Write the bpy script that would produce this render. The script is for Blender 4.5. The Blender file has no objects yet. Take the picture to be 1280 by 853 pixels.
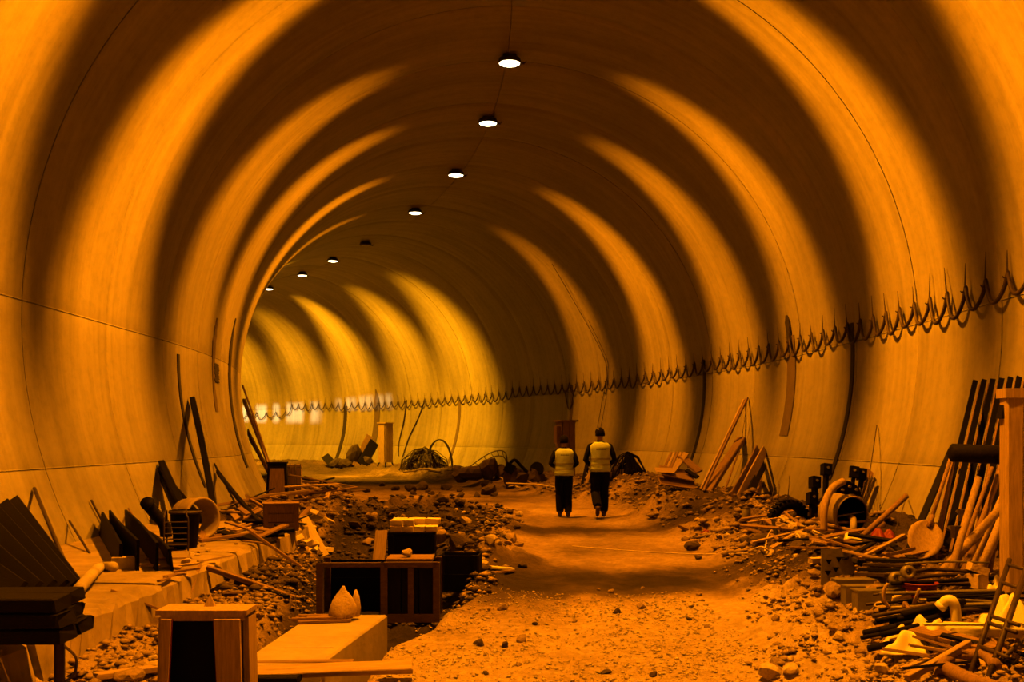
import bpy, bmesh, math, random
import numpy as np
from mathutils import Vector, Matrix, Quaternion

random.seed(7)
SC = bpy.context.scene
COL = SC.collection

# ------------------------------------------------------------------ camera
F_PX = 1244.0          # focal length in pixels of the 1280 x 853 frame
HORIZON = 548.0
CAM_Z = 1.63
cam_data = bpy.data.cameras.new('camera')
cam_data.sensor_width = 36.0
cam_data.lens = 36.0 * F_PX / 1280.0
cam_data.shift_y = (HORIZON - 426.5) / 1280.0
cam_data.clip_end = 300
cam = bpy.data.objects.new('camera', cam_data)
COL.objects.link(cam)
cam.location = (0, 0, CAM_Z)
cam.rotation_euler = (math.radians(90), 0, 0)
SC.camera = cam

# ------------------------------------------------------------------ world, exposure
world = bpy.data.worlds.new('world')
SC.world = world
world.use_nodes = True
world.node_tree.nodes['Background'].inputs[0].default_value = (1.0, 0.40, 0.04, 1)
world.node_tree.nodes['Background'].inputs[1].default_value = 0.001
SC.view_settings.view_transform = 'Standard'
SC.view_settings.look = 'None'
SC.view_settings.exposure = 0.08
SC.view_settings.gamma = 1.0
SC.view_settings.use_curve_mapping = False

LAMP_POWER = 13500.0
SODIUM = (1.0, 0.265, 0.0015)
SODIUM_FAR = (1.0, 0.37, 0.003)

# ------------------------------------------------------------------ tunnel geometry
TR = 6.08              # radius of the bore
TC = 3.13              # height of its centre over the road
Z0 = 16.7              # the bend starts here
BR = 48.0              # radius of the bend

def frame(s):
    if s < Z0:
        return Vector((0, s, 0)), 0.0
    a = (s - Z0) / BR
    return Vector((-BR + BR * math.cos(a), Z0 + BR * math.sin(a), 0)), a

def W(u, s, z=0.0):
    c, a = frame(s)
    return Vector((c.x + u * math.cos(a), c.y + u * math.sin(a), z))

def us(x, y):
    if y < Z0:
        return x, y
    dx, dy = x + BR, y - Z0
    return math.hypot(dx, dy) - BR, Z0 + BR * math.atan2(dy, dx)

# ------------------------------------------------------------------ numpy noise
_rng = np.random.RandomState(3)
_T = _rng.rand(256, 256)
def vnoise(x, y):
    xi = np.floor(x).astype(int); yi = np.floor(y).astype(int)
    fx = x - xi; fy = y - yi
    fx = fx * fx * (3 - 2 * fx); fy = fy * fy * (3 - 2 * fy)
    a = _T[xi % 256, yi % 256]; b = _T[(xi + 1) % 256, yi % 256]
    c = _T[xi % 256, (yi + 1) % 256]; d = _T[(xi + 1) % 256, (yi + 1) % 256]
    return (a * (1 - fx) + b * fx) * (1 - fy) + (c * (1 - fx) + d * fx) * fy
def fbm(x, y, o=4):
    v = 0; a = 0.5
    for i in range(o):
        v = v + a * vnoise(x + 17.3 * i, y + 9.1 * i); x = x * 2.03; y = y * 2.03; a *= 0.5
    return v / (1 - 0.5 ** o) - 0.5
def clods(x, y, cell, seed=0):
    """rounded lumps on a jittered grid, 0..1 high"""
    x = x / cell + 31.7 * seed; y = y / cell + 17.9 * seed
    xi = np.floor(x).astype(int); yi = np.floor(y).astype(int)
    best = np.zeros_like(x)
    for dx in (-1, 0, 1):
        for dy in (-1, 0, 1):
            cx = xi + dx; cy = yi + dy
            jx = _T[cx % 256, cy % 256]; jy = _T[(cx + 91) % 256, (cy + 37) % 256]; rr = 0.22 + 0.5 * _T[(cx + 13) % 256, (cy + 151) % 256] ** 2
            d2 = (x - cx - jx) ** 2 + (y - cy - jy) ** 2
            best = np.maximum(best, np.sqrt(np.maximum(0, rr * rr - d2)))
    return best
def sst(a, b, x):
    t = np.clip((x - a) / (b - a), 0, 1)
    return t * t * (3 - 2 * t)

# ------------------------------------------------------------------ ground relief (u across, s along)
LEDGE_U = -3.1
LEDGE_Z = 0.35
LEDGE_END = 15.3
def ground(u, s):
    """height and damp and dark tone of the ground, numpy arrays"""
    u = np.asarray(u, float); s = np.asarray(s, float)
    uw = u + 0.25 * fbm(u * 1.3 + 40, s * 1.3, 3)
    uR = np.interp(s, [4, 7.9, 9.0, 10.45, 14.3, 18, 22], [-1.2, -0.95, -.7, -0.42, -0.50, -0.2, 0.0])
    uL = np.interp(s, [4, 8, 12, 15, 20, 24], [-2.2, -2.0, -2.3, -2.9, -3.3, -3.5])
    uB = np.interp(s, [4, 6.65, 9.6, 14.3, 20.9, 26, 34, 60, 90], [1.5, 1.75, 2.3, 2.9, 2.55, 2.3, 1.6, 1.6, 1.6])
    ends = sst(4, 5, s) * (1 - sst(20.5, 23.5, s))
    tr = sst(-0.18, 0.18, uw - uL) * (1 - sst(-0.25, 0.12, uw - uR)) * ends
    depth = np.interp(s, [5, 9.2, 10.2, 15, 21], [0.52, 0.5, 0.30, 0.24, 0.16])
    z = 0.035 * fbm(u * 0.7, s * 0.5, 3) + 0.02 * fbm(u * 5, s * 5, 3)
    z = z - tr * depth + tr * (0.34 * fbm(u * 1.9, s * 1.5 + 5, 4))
    # crumbled spoil at the right lip of the trench
    lip = np.exp(-((uw - uR - 0.05) / 0.35) ** 2) * sst(9.6, 11, s) * (1 - sst(18, 21, s))
    z = z + lip * (0.10 + 0.30 * fbm(u * 3, s * 3, 4))
    # lane between the ledge and the trench
    lane = (1 - sst(-0.2, 0.2, uw - uL)) * (1 - sst(22, 24, s))
    z = z + lane * (0.06 + 0.16 * fbm(u * 3, s * 3 + 11, 4))
    # rubble bank along the right wall
    bank = sst(-0.25, 1.5, uw - uB)
    bh = np.interp(s, [4, 8, 14, 20, 30, 90], [0.26, 0.34, 0.44, 0.38, 0.30, 0.25])
    z = z + bank * bh + sst(-0.35, 0.25, uw - uB) * (0.05 + 0.26 * fbm(u * 2.6, s * 2.6 + 31, 5))
    # rubble along the left wall beyond the ledge
    lb = (1 - sst(-3.9, -2.6, uw)) * sst(14.2, 16.5, s)
    z = z + lb * (0.22 + 0.3 * fbm(u * 2.2 + 7, s * 2.2, 4))
    # mounds
    for (mu, ms, r, h) in [(3.1, 19.2, 0.8, 0.22), (3.9, 17.0, 0.7, .15), (-0.2, 13.0, 0.55, .22), (-0.7, 15.8, .7, .22),
                           (2.3, 21.6, 0.5, .12), (-2.6, 22.3, 1.2, .22), (-1.0, 22.8, 0.9, .20), (.4, 21.0, .45, .10), (3.9, 24.5, 1.2, .25)]:
        z = z + h * np.exp(-(((u - mu) ** 2 + (s - ms) ** 2) / r ** 2)) * (1 + 1.6 * fbm(u * 4, s * 4, 3))
    # dampness and darker tone
    damp_tone = 0.22 + 0.7 * fbm(u * 0.9 + 3, s * 0.55, 4)
    damp_tone = damp_tone + 0.75 * tr + 0.45 * bank * (0.55 + 0.45 * sst(8.0, 12.0, s)) * (1 - sst(24, 30, s)) + .25 * lb
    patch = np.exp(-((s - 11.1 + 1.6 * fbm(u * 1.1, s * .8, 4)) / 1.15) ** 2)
    damp_tone = damp_tone + 0.85 * patch * (1 - 0.5 * bank) * (0.7 + 1.2 * fbm(u * 1.7 + 70, s * 1.4, 4))
    strip = np.exp(-((s - 17.6) / 0.7) ** 2)  # straight band of darker ground across the tunnel
    damp_tone = damp_tone + 0.55 * strip * (0.8 + fbm(u * 1.2, s, 3))
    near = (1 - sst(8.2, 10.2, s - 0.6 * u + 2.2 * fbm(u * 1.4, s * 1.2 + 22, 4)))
    damp_tone = damp_tone + 0.12 - 0.36 * near * (1 - 0.6 * bank)
    damp_tone = damp_tone + 0.34 * sst(24, 34, s)
    # tyre ruts
    for ru in (0.55, 1.35):
        z = z - 0.018 * np.exp(-((u - ru - .1 * np.sin(s * .4)) / 0.16) ** 2) * (1 - bank)
    return z, np.clip(damp_tone, 0, 1)

def micro(uu, ss):
    """clods and lumps where the soil is loose"""
    uB_ = np.interp(ss, [4, 6.65, 9.6, 14.3, 20.9, 26, 34, 60, 90], [1.5, 1.75, 2.3, 2.9, 2.55, 2.3, 1.6, 1.6, 1.6])
    uR_ = np.interp(ss, [4, 7.9, 9.0, 10.45, 14.3, 18, 22], [-1.2, -0.95, -.7, -0.42, -0.50, -0.2, 0.0])
    wob = 0.35 * fbm(uu * 1.3 + 40, ss * 1.3, 3)
    loose = 0.10 + 0.8 * sst(-0.15, 0.4, uu + wob - uB_) + 0.75 * (1 - sst(-0.3, 0.25, uu + wob - uR_)) * (1 - 0.75 * sst(21, 25, ss)) + 0.3 * (1 - sst(-3.6, -2.6, uu)) * sst(18, 21, ss)
    z = loose * (0.05 * fbm(uu * 7, ss * 7, 3) + 0.03 * fbm(uu * 16, ss * 16, 2))
    rub = np.clip(loose * 1.4 - 0.12 + 0.7 * fbm(uu * 1.1 + 9, ss * 1.1, 3), 0.0, 1)
    return z + rub * (0.16 * clods(uu, ss, 0.30, 1) * sst(-.06, .02, fbm(uu * .8, ss * .8 + 50, 2)) + 0.09 * clods(uu, ss, 0.15, 2) + 0.05 * clods(uu, ss, 0.085, 3)) * 0.62

def gz(x, y):
    u, s = us(x, y)
    if u < LEDGE_U and s < LEDGE_END:
        return LEDGE_Z
    u = np.array([u]); s = np.array([s])
    return float(ground(u, s)[0][0] + micro(u, s)[0])

# ------------------------------------------------------------------ pixel rays (photo frame 1280 x 853)
def P(px, py, depth):
    return Vector(((px - 640) * depth / F_PX, depth, CAM_Z - (py - HORIZON) * depth / F_PX))

_D = np.concatenate([np.arange(3.0, 18, 0.02), np.arange(18, 66, 0.06)])
def _ray(px, py):
    x = (px - 640) * _D / F_PX; y = _D; z = CAM_Z - (py - HORIZON) * _D / F_PX
    bend = y >= Z0
    dx = x + BR; dy = y - Z0
    u = np.where(bend, np.hypot(dx, dy) - BR, x)
    s = np.where(bend, Z0 + BR * np.arctan2(dy, dx), y)
    return x, y, z, u, s
def ground_hit(px, py, lift=0.0):
    x, y, z, u, s = _ray(px, py)
    def low(k):
        h = ground(u[k], s[k])[0] + micro(u[k], s[k])
        return z[k] < np.where((u[k] < LEDGE_U) & (s[k] < LEDGE_END), LEDGE_Z, h) + lift
    c = np.arange(0, len(_D), 5); m = low(c)
    if not m.any():
        return Vector((x[-1], y[-1], z[-1]))
    k0 = c[np.argmax(m)]; r = np.arange(max(0, k0 - 5), k0 + 1); k = r[np.argmax(low(r))]
    return Vector((x[k], y[k], z[k]))
def wall_hit(px, py, inset=0.03):
    x, y, z, u, s = _ray(px, py)
    out = (u ** 2 + (z - TC) ** 2) > (TR - inset) ** 2
    k = np.argmax(out) if out.any() else -1
    return Vector((x[k], y[k], z[k]))

# ------------------------------------------------------------------ materials
MATS = {}
def new_mat(name):
    m = bpy.data.materials.new(name); m.use_nodes = True
    nt = m.node_tree; b = nt.nodes['Principled BSDF']
    return m, nt, b
def N(nt, t, **kw):
    n = nt.nodes.new(t)
    for k, v in kw.items():
        setattr(n, k, v)
    return n
def mat(name, col, rough=0.8, var=0.35, scale=6.0, bump=0.25, stretch=(1, 1, 1), metal=0.0, col2=None, spec=0.3):
    """plain procedural surface: two tones mixed by noise, a little relief"""
    if name in MATS:
        return MATS[name]
    col = tuple(c * 0.66 for c in col)
    m, nt, b = new_mat(name)
    L = nt.links
    tc = N(nt, 'ShaderNodeTexCoord'); mp = N(nt, 'ShaderNodeMapping')
    mp.inputs['Scale'].default_value = stretch
    oi = N(nt, 'ShaderNodeObjectInfo')
    L.new(tc.outputs['Object'], mp.inputs['Vector'])
    n1 = N(nt, 'ShaderNodeTexNoise', noise_dimensions='4D'); n1.inputs['Scale'].default_value = scale
    n1.inputs['Detail'].default_value = 6; n1.inputs['Roughness'].default_value = 0.65
    L.new(mp.outputs[0], n1.inputs['Vector'])
    mu = N(nt, 'ShaderNodeMath', operation='MULTIPLY'); mu.inputs[1].default_value = 20
    L.new(oi.outputs['Random'], mu.inputs[0]); L.new(mu.outputs[0], n1.inputs['W'])
    cr = N(nt, 'ShaderNodeValToRGB')
    c2 = col2 or tuple(c * (1 - var) for c in col)
    cr.color_ramp.elements[0].position = 0.32; cr.color_ramp.elements[0].color = (*c2, 1)
    cr.color_ramp.elements[1].position = 0.68; cr.color_ramp.elements[1].color = (*col, 1)
    L.new(n1.outputs['Fac'], cr.inputs[0]); L.new(cr.outputs[0], b.inputs['Base Color'])
    b.inputs['Roughness'].default_value = rough; b.inputs['Metallic'].default_value = metal
    b.inputs['Specular IOR Level'].default_value = spec
    if bump:
        n2 = N(nt, 'ShaderNodeTexNoise'); n2.inputs['Scale'].default_value = scale * 4; n2.inputs['Detail'].default_value = 5
        L.new(mp.outputs[0], n2.inputs['Vector'])
        bp = N(nt, 'ShaderNodeBump'); bp.inputs['Strength'].default_value = bump; bp.inputs['Distance'].default_value = 0.02
        L.new(n2.outputs['Fac'], bp.inputs['Height']); L.new(bp.outputs[0], b.inputs['Normal'])
    MATS[name] = m
    return m

def concrete_lining():
    m, nt, b = new_mat('concrete_lining'); L = nt.links
    uv = N(nt, 'ShaderNodeUVMap', uv_map='UVMap')
    oi = N(nt, 'ShaderNodeObjectInfo')
    def noise(sc, detail, rough=.6, scale=1.0, off=0):
        mp = N(nt, 'ShaderNodeMapping'); mp.inputs['Scale'].default_value = sc; mp.inputs['Location'].default_value = (off, off * 1.7, 0)
        L.new(uv.outputs[0], mp.inputs[0])
        n = N(nt, 'ShaderNodeTexNoise'); n.inputs['Scale'].default_value = scale; n.inputs['Detail'].default_value = detail
        n.inputs['Roughness'].default_value = rough
        L.new(mp.outputs[0], n.inputs['Vector'])
        return n.outputs['Fac']
    def ramp(src, p0, c0, p1, c1):
        r = N(nt, 'ShaderNodeValToRGB'); r.color_ramp.elements[0].position = p0; r.color_ramp.elements[0].color = (c0, c0, c0, 1)
        r.color_ramp.elements[1].position = p1; r.color_ramp.elements[1].color = (c1, c1, c1, 1)
        L.new(src, r.inputs[0]); return r.outputs[0]
    def mult(a, c, f=1.0):
        x = N(nt, 'ShaderNodeMix', data_type='RGBA', blend_type='MULTIPLY'); x.inputs['Factor'].default_value = f
        L.new(a, x.inputs['A']); L.new(c, x.inputs['B']); return x.outputs['Result']
    base = N(nt, 'ShaderNodeRGB'); base.outputs[0].default_value = (0.23, 0.205, 0.17, 1)
    c = mult(base.outputs[0], ramp(noise((0.5, 0.35, 1), 5), 0.3, 0.72, 0.7, 1.0))         # broad blotches
    c = mult(c, ramp(noise((5.0, 0.30, 1), 5, .65, 1, 3), 0.36, 0.80, 0.58, 1.0))           # streaks round the bore
    c = mult(c, ramp(noise((1.6, 0.12, 1), 3, .6, 1, 7), 0.42, 0.80, 0.54, 1.0), 0.7)       # form boards
    c = mult(c, ramp(noise((6, 6, 1), 6, .7, 1, 11), 0.25, 0.78, 0.55, 1.0))                # grime
    pr = N(nt, 'ShaderNodeMapRange'); pr.inputs['To Min'].default_value = 0.86; pr.inputs['To Max'].default_value = 1.0
    L.new(oi.outputs['Random'], pr.inputs['Value'])
    hs = N(nt, 'ShaderNodeHueSaturation'); L.new(pr.outputs[0], hs.inputs['Value']); L.new(c, hs.inputs['Color'])
    L.new(hs.outputs[0], b.inputs['Base Color'])
    b.inputs['Roughness'].default_value = 0.62; b.inputs['Specular IOR Level'].default_value = 0.30
    bp = N(nt, 'ShaderNodeBump'); bp.inputs['Strength'].default_value = 0.25; bp.inputs['Distance'].default_value = 0.02
    L.new(noise((4.0, 0.8, 1), 6, .6, 1, 5), bp.inputs['Height']); L.new(bp.outputs[0], b.inputs['Normal'])
    return m

def earth():
    m, nt, b = new_mat('earth'); L = nt.links
    at = N(nt, 'ShaderNodeAttribute', attribute_name='damp_tone')
    tc = N(nt, 'ShaderNodeTexCoord')
    def noise(scale, detail, rough=.6):
        n = N(nt, 'ShaderNodeTexNoise'); n.inputs['Scale'].default_value = scale; n.inputs['Detail'].default_value = detail
        n.inputs['Roughness'].default_value = rough
        L.new(tc.outputs['Object'], n.inputs['Vector']); return n.outputs['Fac']
    ad = N(nt, 'ShaderNodeMath', operation='MULTIPLY_ADD'); ad.inputs[1].default_value = 0.55; ad.inputs[2].default_value = -0.275
    L.new(noise(3.2, 8, .75), ad.inputs[0])
    sm = N(nt, 'ShaderNodeMath', operation='ADD'); L.new(at.outputs['Fac'], sm.inputs[0]); L.new(ad.outputs[0], sm.inputs[1])
    r = N(nt, 'ShaderNodeValToRGB'); e = r.color_ramp.elements
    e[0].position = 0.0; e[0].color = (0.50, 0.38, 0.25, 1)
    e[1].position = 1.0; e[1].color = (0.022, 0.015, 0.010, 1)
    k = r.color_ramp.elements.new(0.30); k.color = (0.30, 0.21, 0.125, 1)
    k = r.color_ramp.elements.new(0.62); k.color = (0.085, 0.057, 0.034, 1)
    L.new(sm.outputs[0], r.inputs[0])
    v = N(nt, 'ShaderNodeTexVoronoi'); v.inputs['Scale'].default_value = 22
    L.new(tc.outputs['Object'], v.inputs['Vector'])
    mr = N(nt, 'ShaderNodeMapRange'); mr.inputs['To Min'].default_value = 0.75; mr.inputs['To Max'].default_value = 1.15
    L.new(v.outputs['Color'], mr.inputs['Value'])
    mx = N(nt, 'ShaderNodeMix', data_type='RGBA', blend_type='MULTIPLY'); mx.inputs['Factor'].default_value = 1
    L.new(r.outputs[0], mx.inputs['A']); L.new(mr.outputs[0], mx.inputs['B'])
    L.new(mx.outputs['Result'], b.inputs['Base Color'])
    b.inputs['Roughness'].default_value = 0.9; b.inputs['Specular IOR Level'].default_value = 0.2
    bp = N(nt, 'ShaderNodeBump'); bp.inputs['Strength'].default_value = 1.0; bp.inputs['Distance'].default_value = 0.06
    L.new(noise(26, 8, .75), bp.inputs['Height'])
    L.new(bp.outputs[0], b.inputs['Normal'])
    return m

M_LINING = concrete_lining()
M_EARTH = earth()
M_JOINT = mat('dark_joint', (0.10, 0.08, 0.06), 0.95)
M_CONC = mat('rough_concrete', (0.50, 0.42, 0.31), 0.9, 0.5, 3.0, 0.5)
M_LEDGE = mat('dirty_concrete', (0.40, 0.31, 0.21), 0.95, 0.62, 1.6, 0.6)
M_CONC2 = mat('smooth_concrete', (0.44, 0.37, 0.28), 0.85, 0.3, 4.0, 0.2)
M_WOOD = mat('pale_wood', (0.46, 0.32, 0.18), 0.75, 0.45, 5.0, 0.2, (12, 12, 1))
M_WOOD2 = mat('brown_wood', (0.27, 0.16, 0.085), 0.8, 0.5, 5.0, 0.3, (12, 12, 1))
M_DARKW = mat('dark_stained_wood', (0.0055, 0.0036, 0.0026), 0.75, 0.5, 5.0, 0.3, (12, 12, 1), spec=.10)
M_WHITEW = mat('fresh_sawn_wood', (0.74, 0.60, 0.40), 0.8, 0.25, 5.0, 0.15, (12, 12, 1))
M_BLACK = mat('black_plastic', (0.0028, 0.0023, 0.002), 0.7, 0.3, 4.0, 0.15, spec=.06)
M_STEEL = mat('rusty_steel', (0.055, 0.034, 0.022), 0.6, 0.55, 9.0, 0.25, metal=0.3)
M_GREY = mat('grey_steel', (0.24, 0.21, 0.17), 0.55, 0.4, 8.0, 0.15, metal=0.4)
M_WHITE = mat('white_plastic', (0.84, 0.76, 0.56), 0.5, 0.12, 4.0, 0.1)
M_RED = mat('red_plastic', (0.26, 0.026, 0.014), 0.6, 0.3, 4.0, 0.05)
M_CLOTH = mat('pale_cloth', (0.62, 0.47, 0.30), 0.95, 0.35, 12.0, 0.4)
M_ROCK = mat('rubble_stone', (0.34, 0.24, 0.15), 0.9, 0.5, 5.0, 0.5)
M_ROCKP = mat('pale_stone', (0.58, 0.46, 0.31), 0.9, 0.35, 6.0, 0.5)
M_ROCKD = mat('dark_clod', (0.085, 0.058, 0.038), 0.95, 0.5, 6.0, 0.6)

# ------------------------------------------------------------------ mesh helpers
class MB:
    def __init__(self):
        self.v = []; self.f = []
    def add(self, vs, fs):
        o = len(self.v); self.v += [tuple(v) for v in vs]; self.f += [tuple(i + o for i in f) for f in fs]
        return self
    def box(self, c, size, rot=None, taper=1.0):
        c = Vector(c); hx, hy, hz = (k / 2 for k in size)
        vs = []
        for z, t in ((-hz, 1.0), (hz, taper)):
            for x, y in ((-hx, -hy), (hx, -hy), (hx, hy), (-hx, hy)):
                p = Vector((x * t, y * t, z))
                if rot is not None:
                    p = rot @ p
                vs.append(c + p)
        return self.add(vs, [(0, 3, 2, 1), (4, 5, 6, 7), (0, 1, 5, 4), (1, 2, 6, 5), (2, 3, 7, 6), (3, 0, 4, 7)])
    def tube(self, pts, r, n=8, cap=True):
        pts = [Vector(p) for p in pts]
        rs = r if isinstance(r, (list, tuple)) else [r] * len(pts)
        vs = []; fs = []
        t0 = (pts[1] - pts[0]).normalized()
        ref = Vector((0, 0, 1)) if abs(t0.z) < 0.9 else Vector((1, 0, 0))
        a = t0.cross(ref).normalized()
        for i, p in enumerate(pts):
            t = (pts[min(i + 1, len(pts) - 1)] - pts[max(i - 1, 0)]).normalized()
            a = (a - t * a.dot(t)).normalized(); b_ = t.cross(a)
            for k in range(n):
                an = 2 * math.pi * k / n
                vs.append(p + (a * math.cos(an) + b_ * math.sin(an)) * rs[i])
        for i in range(len(pts) - 1):
            for k in range(n):
                k2 = (k + 1) % n
                fs.append((i * n + k, i * n + k2, (i + 1) * n + k2, (i + 1) * n + k))
        if cap:
            fs.append(tuple(reversed(range(n)))); fs.append(tuple((len(pts) - 1) * n + k for k in range(n)))
        return self.add(vs, fs)
    def lathe(self, prof, n=20, M=None, cap=False):
        """prof: (radius, z) list turned about local z, then M"""
        vs = []; fs = []
        for r, z in prof:
            for k in range(n):
                an = 2 * math.pi * k / n
                p = Vector((r * math.cos(an), r * math.sin(an), z)); vs.append(M @ p if M else p)
        for i in range(len(prof) - 1):
            for k in range(n):
                k2 = (k + 1) % n
                fs.append((i * n + k, i * n + k2, (i + 1) * n + k2, (i + 1) * n + k))
        if cap:
            fs.append(tuple(reversed(range(n)))); fs.append(tuple((len(prof) - 1) * n + k for k in range(n)))
        return self.add(vs, fs)
    def mesh(self, name, material, smooth=False):
        me = bpy.data.meshes.new(name); me.from_pydata(self.v, [], self.f); me.validate()
        me.materials.append(material)
        if smooth:
            me.polygons.foreach_set('use_smooth', [True] * len(me.polygons))
        bm = bmesh.new(); bm.from_mesh(me); bmesh.ops.recalc_face_normals(bm, faces=bm.faces); bm.to_mesh(me); bm.free()
        return me
    def build(self, name, material, parent=None, smooth=False, recenter=True):
        """one mesh object; its origin sits at the foot of the shape"""
        vs = [Vector(v) for v in self.v]
        if parent is None and recenter:
            zmin = min(v.z for v in vs)
            low = [v for v in vs if v.z < zmin + 0.02]
            c = sum(low, Vector()) / len(low); c.z = zmin
            self.v = [tuple(v - c) for v in vs]
        else:
            c = Vector((0, 0, 0))
        o = bpy.data.objects.new(name, self.mesh(name, material, smooth)); COL.objects.link(o)
        o.location = c
        if parent is not None:
            o.parent = parent
        return o

def tag(o, label=None, cat=None, group=None, kind=None):
    if label: o['label'] = label
    if cat: o['category'] = cat
    if group: o['group'] = group
    if kind: o['kind'] = kind
    return o
def thing(name, label, cat, loc=(0, 0, 0), rz=0.0, group=None, rot=None):
    o = bpy.data.objects.new(name, None); COL.objects.link(o); o.location = loc
    o.rotation_euler = rot if rot is not None else (0, 0, rz)
    o.empty_display_size = 0.2
    return tag(o, label, cat, group)
def child(o, me, parent, name):
    c = bpy.data.objects.new(name, me); COL.objects.link(c); c.parent = parent
    return c

# ------------------------------------------------------------------ tunnel lining: backing shells and cast panels
def bore(s, phi, r):
    return W(r * math.cos(phi), s, TC + r * math.sin(phi))
def shell(name, p0, p1, label):
    S = list(np.arange(-9, Z0, 1.2)) + list(np.arange(Z0, 100, 1.2))
    n = max(2, int((p1 - p0) / math.radians(6)))
    mb = MB(); vs = []; fs = []
    for s in S:
        for k in range(n + 1):
            vs.append(bore(s, p0 + (p1 - p0) * k / n, TR + 0.16))
    for i in range(len(S) - 1):
        for k in range(n):
            a = i * (n + 1) + k
            fs.append((a, a + 1, a + n + 2, a + n + 1))
    mb.add(vs, fs)
    o = mb.build(name, M_JOINT, recenter=False)
    return tag(o, label, kind='structure')
RAD = math.radians
wall_right = shell('wall_right', RAD(-40), RAD(2), 'curved concrete wall on the outer side of the tunnel bend')
wall_left = shell('wall_left', RAD(178), RAD(220), 'curved concrete wall on the inner side of the tunnel bend')
ceiling = shell('ceiling', RAD(2), RAD(178), 'arched concrete vault of the tunnel')

def panel(s0, s1, p0, p1, parent):
    g = 0.004
    s0 += g; s1 -= g; p0 += g / TR; p1 -= g / TR
    nphi = max(3, int((p1 - p0) / RAD(2.2))); ns = max(2, int((s1 - s0) / 0.4))
    e = 0.018
    S = [s0, s0 + e] + [s0 + e + (s1 - s0 - 2 * e) * k / ns for k in range(1, ns)] + [s1 - e, s1]
    ep = e / TR
    F = [p0, p0 + ep] + [p0 + ep + (p1 - p0 - 2 * ep) * k / nphi for k in range(1, nphi)] + [p1 - ep, p1]
    ds = random.uniform(-.004, .004)
    nS, nF = len(S), len(F); vs = []; fs = []; uvs = []
    def put(i, j, r):
        vs.append(bore(S[i], F[j], r)); uvs.append((S[i], F[j] * TR))
    for i in range(nS):
        for j in range(nF):
            edge = i in (0, nS - 1) or j in (0, nF - 1)
            put(i, j, TR + ds + (0.007 if edge else 0.0))
    for i in range(nS - 1):
        for j in range(nF - 1):
            a = i * nF + j
            fs.append((a, a + 1, a + nF + 1, a + nF))
    # rim going back into the rock
    loop = [(0, j) for j in range(nF)] + [(i, nF - 1) for i in range(1, nS)] + [(nS - 1, j) for j in range(nF - 2, -1, -1)] + [(i, 0) for i in range(nS - 2, 0, -1)]
    o = len(vs)
    for i, j in loop:
        put(i, j, TR + 0.18)
    for k in range(len(loop)):
        k2 = (k + 1) % len(loop)
        a = loop[k][0] * nF + loop[k][1]; b_ = loop[k2][0] * nF + loop[k2][1]
        fs.append((a, b_, o + k2, o + k))
    me = bpy.data.meshes.new('lining_panel'); me.from_pydata([tuple(v) for v in vs], [], fs)
    me.materials.append(M_LINING)
    uvl = me.uv_layers.new(name='UVMap')
    vi = np.zeros(len(me.loops), int); me.loops.foreach_get('vertex_index', vi)
    uvl.data.foreach_set('uv', np.array(uvs)[vi].ravel())
    sm = [True] * len(me.polygons)
    me.polygons.foreach_set('use_smooth', sm)
    ob = bpy.data.objects.new('lining_panel', me); COL.objects.link(ob); ob.parent = parent
    return ob
RING = 2.55
ring_s = [14.9 + RING * k for k in range(-9, 32)]
for k in range(len(ring_s) - 1):
    a, b_ = ring_s[k], ring_s[k + 1]
    if b_ > 92: break
    panel(a, b_, RAD(-38), RAD(-18), wall_right)
    panel(a, b_, RAD(-18), RAD(2), wall_right)
    panel(a, b_, RAD(2), RAD(90), ceiling)
    panel(a, b_, RAD(90), RAD(178), ceiling)
    panel(a, b_, RAD(178), RAD(198), wall_left)
    panel(a, b_, RAD(198), RAD(218), wall_left)

# ------------------------------------------------------------------ ground mesh
def build_floor():
    S = list(np.arange(-8, 4, 0.25))
    s = 4.0; st = 0.028
    while s < 96:
        S.append(s)
        st = 0.028 if s < 9 else min(0.5, 0.028 * (s / 9.0) ** 1.25)
        s += st
    S = np.array(S)
    U = np.linspace(-5.55, 5.55, 340)
    uu, ss = np.meshgrid(U, S)
    z, damp_tone = ground(uu, ss)
    z = z + micro(uu, ss)
    bend = ss >= Z0
    a = np.where(bend, (ss - Z0) / BR, 0)
    cx = np.where(bend, -BR + BR * np.cos(a), 0); cy = np.where(bend, Z0 + BR * np.sin(a), ss)
    x = cx + uu * np.cos(a); y = cy + uu * np.sin(a)
    co = np.stack([x, y, z], -1).reshape(-1, 3)
    nS, nU = uu.shape
    idx = np.arange(nS * nU).reshape(nS, nU)
    q = np.stack([idx[:-1, :-1], idx[:-1, 1:], idx[1:, 1:], idx[1:, :-1]], -1).reshape(-1, 4)
    me = bpy.data.meshes.new('floor')
    me.vertices.add(len(co)); me.vertices.foreach_set('co', co.ravel())
    me.loops.add(q.size); me.loops.foreach_set('vertex_index', q.ravel())
    me.polygons.add(len(q)); me.polygons.foreach_set('loop_start', np.arange(0, q.size, 4)); me.polygons.foreach_set('loop_total', np.full(len(q), 4))
    me.polygons.foreach_set('use_smooth', np.ones(len(q), bool))
    me.update(calc_edges=True); me.validate()
    at = me.attributes.new('damp_tone', 'FLOAT', 'POINT'); at.data.foreach_set('value', damp_tone.ravel())
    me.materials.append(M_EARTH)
    o = bpy.data.objects.new('floor', me); COL.objects.link(o)
    return tag(o, 'bare dirt floor of the tunnel with a worn track, trench and rubble banks', kind='structure')
floor = build_floor()

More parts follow.
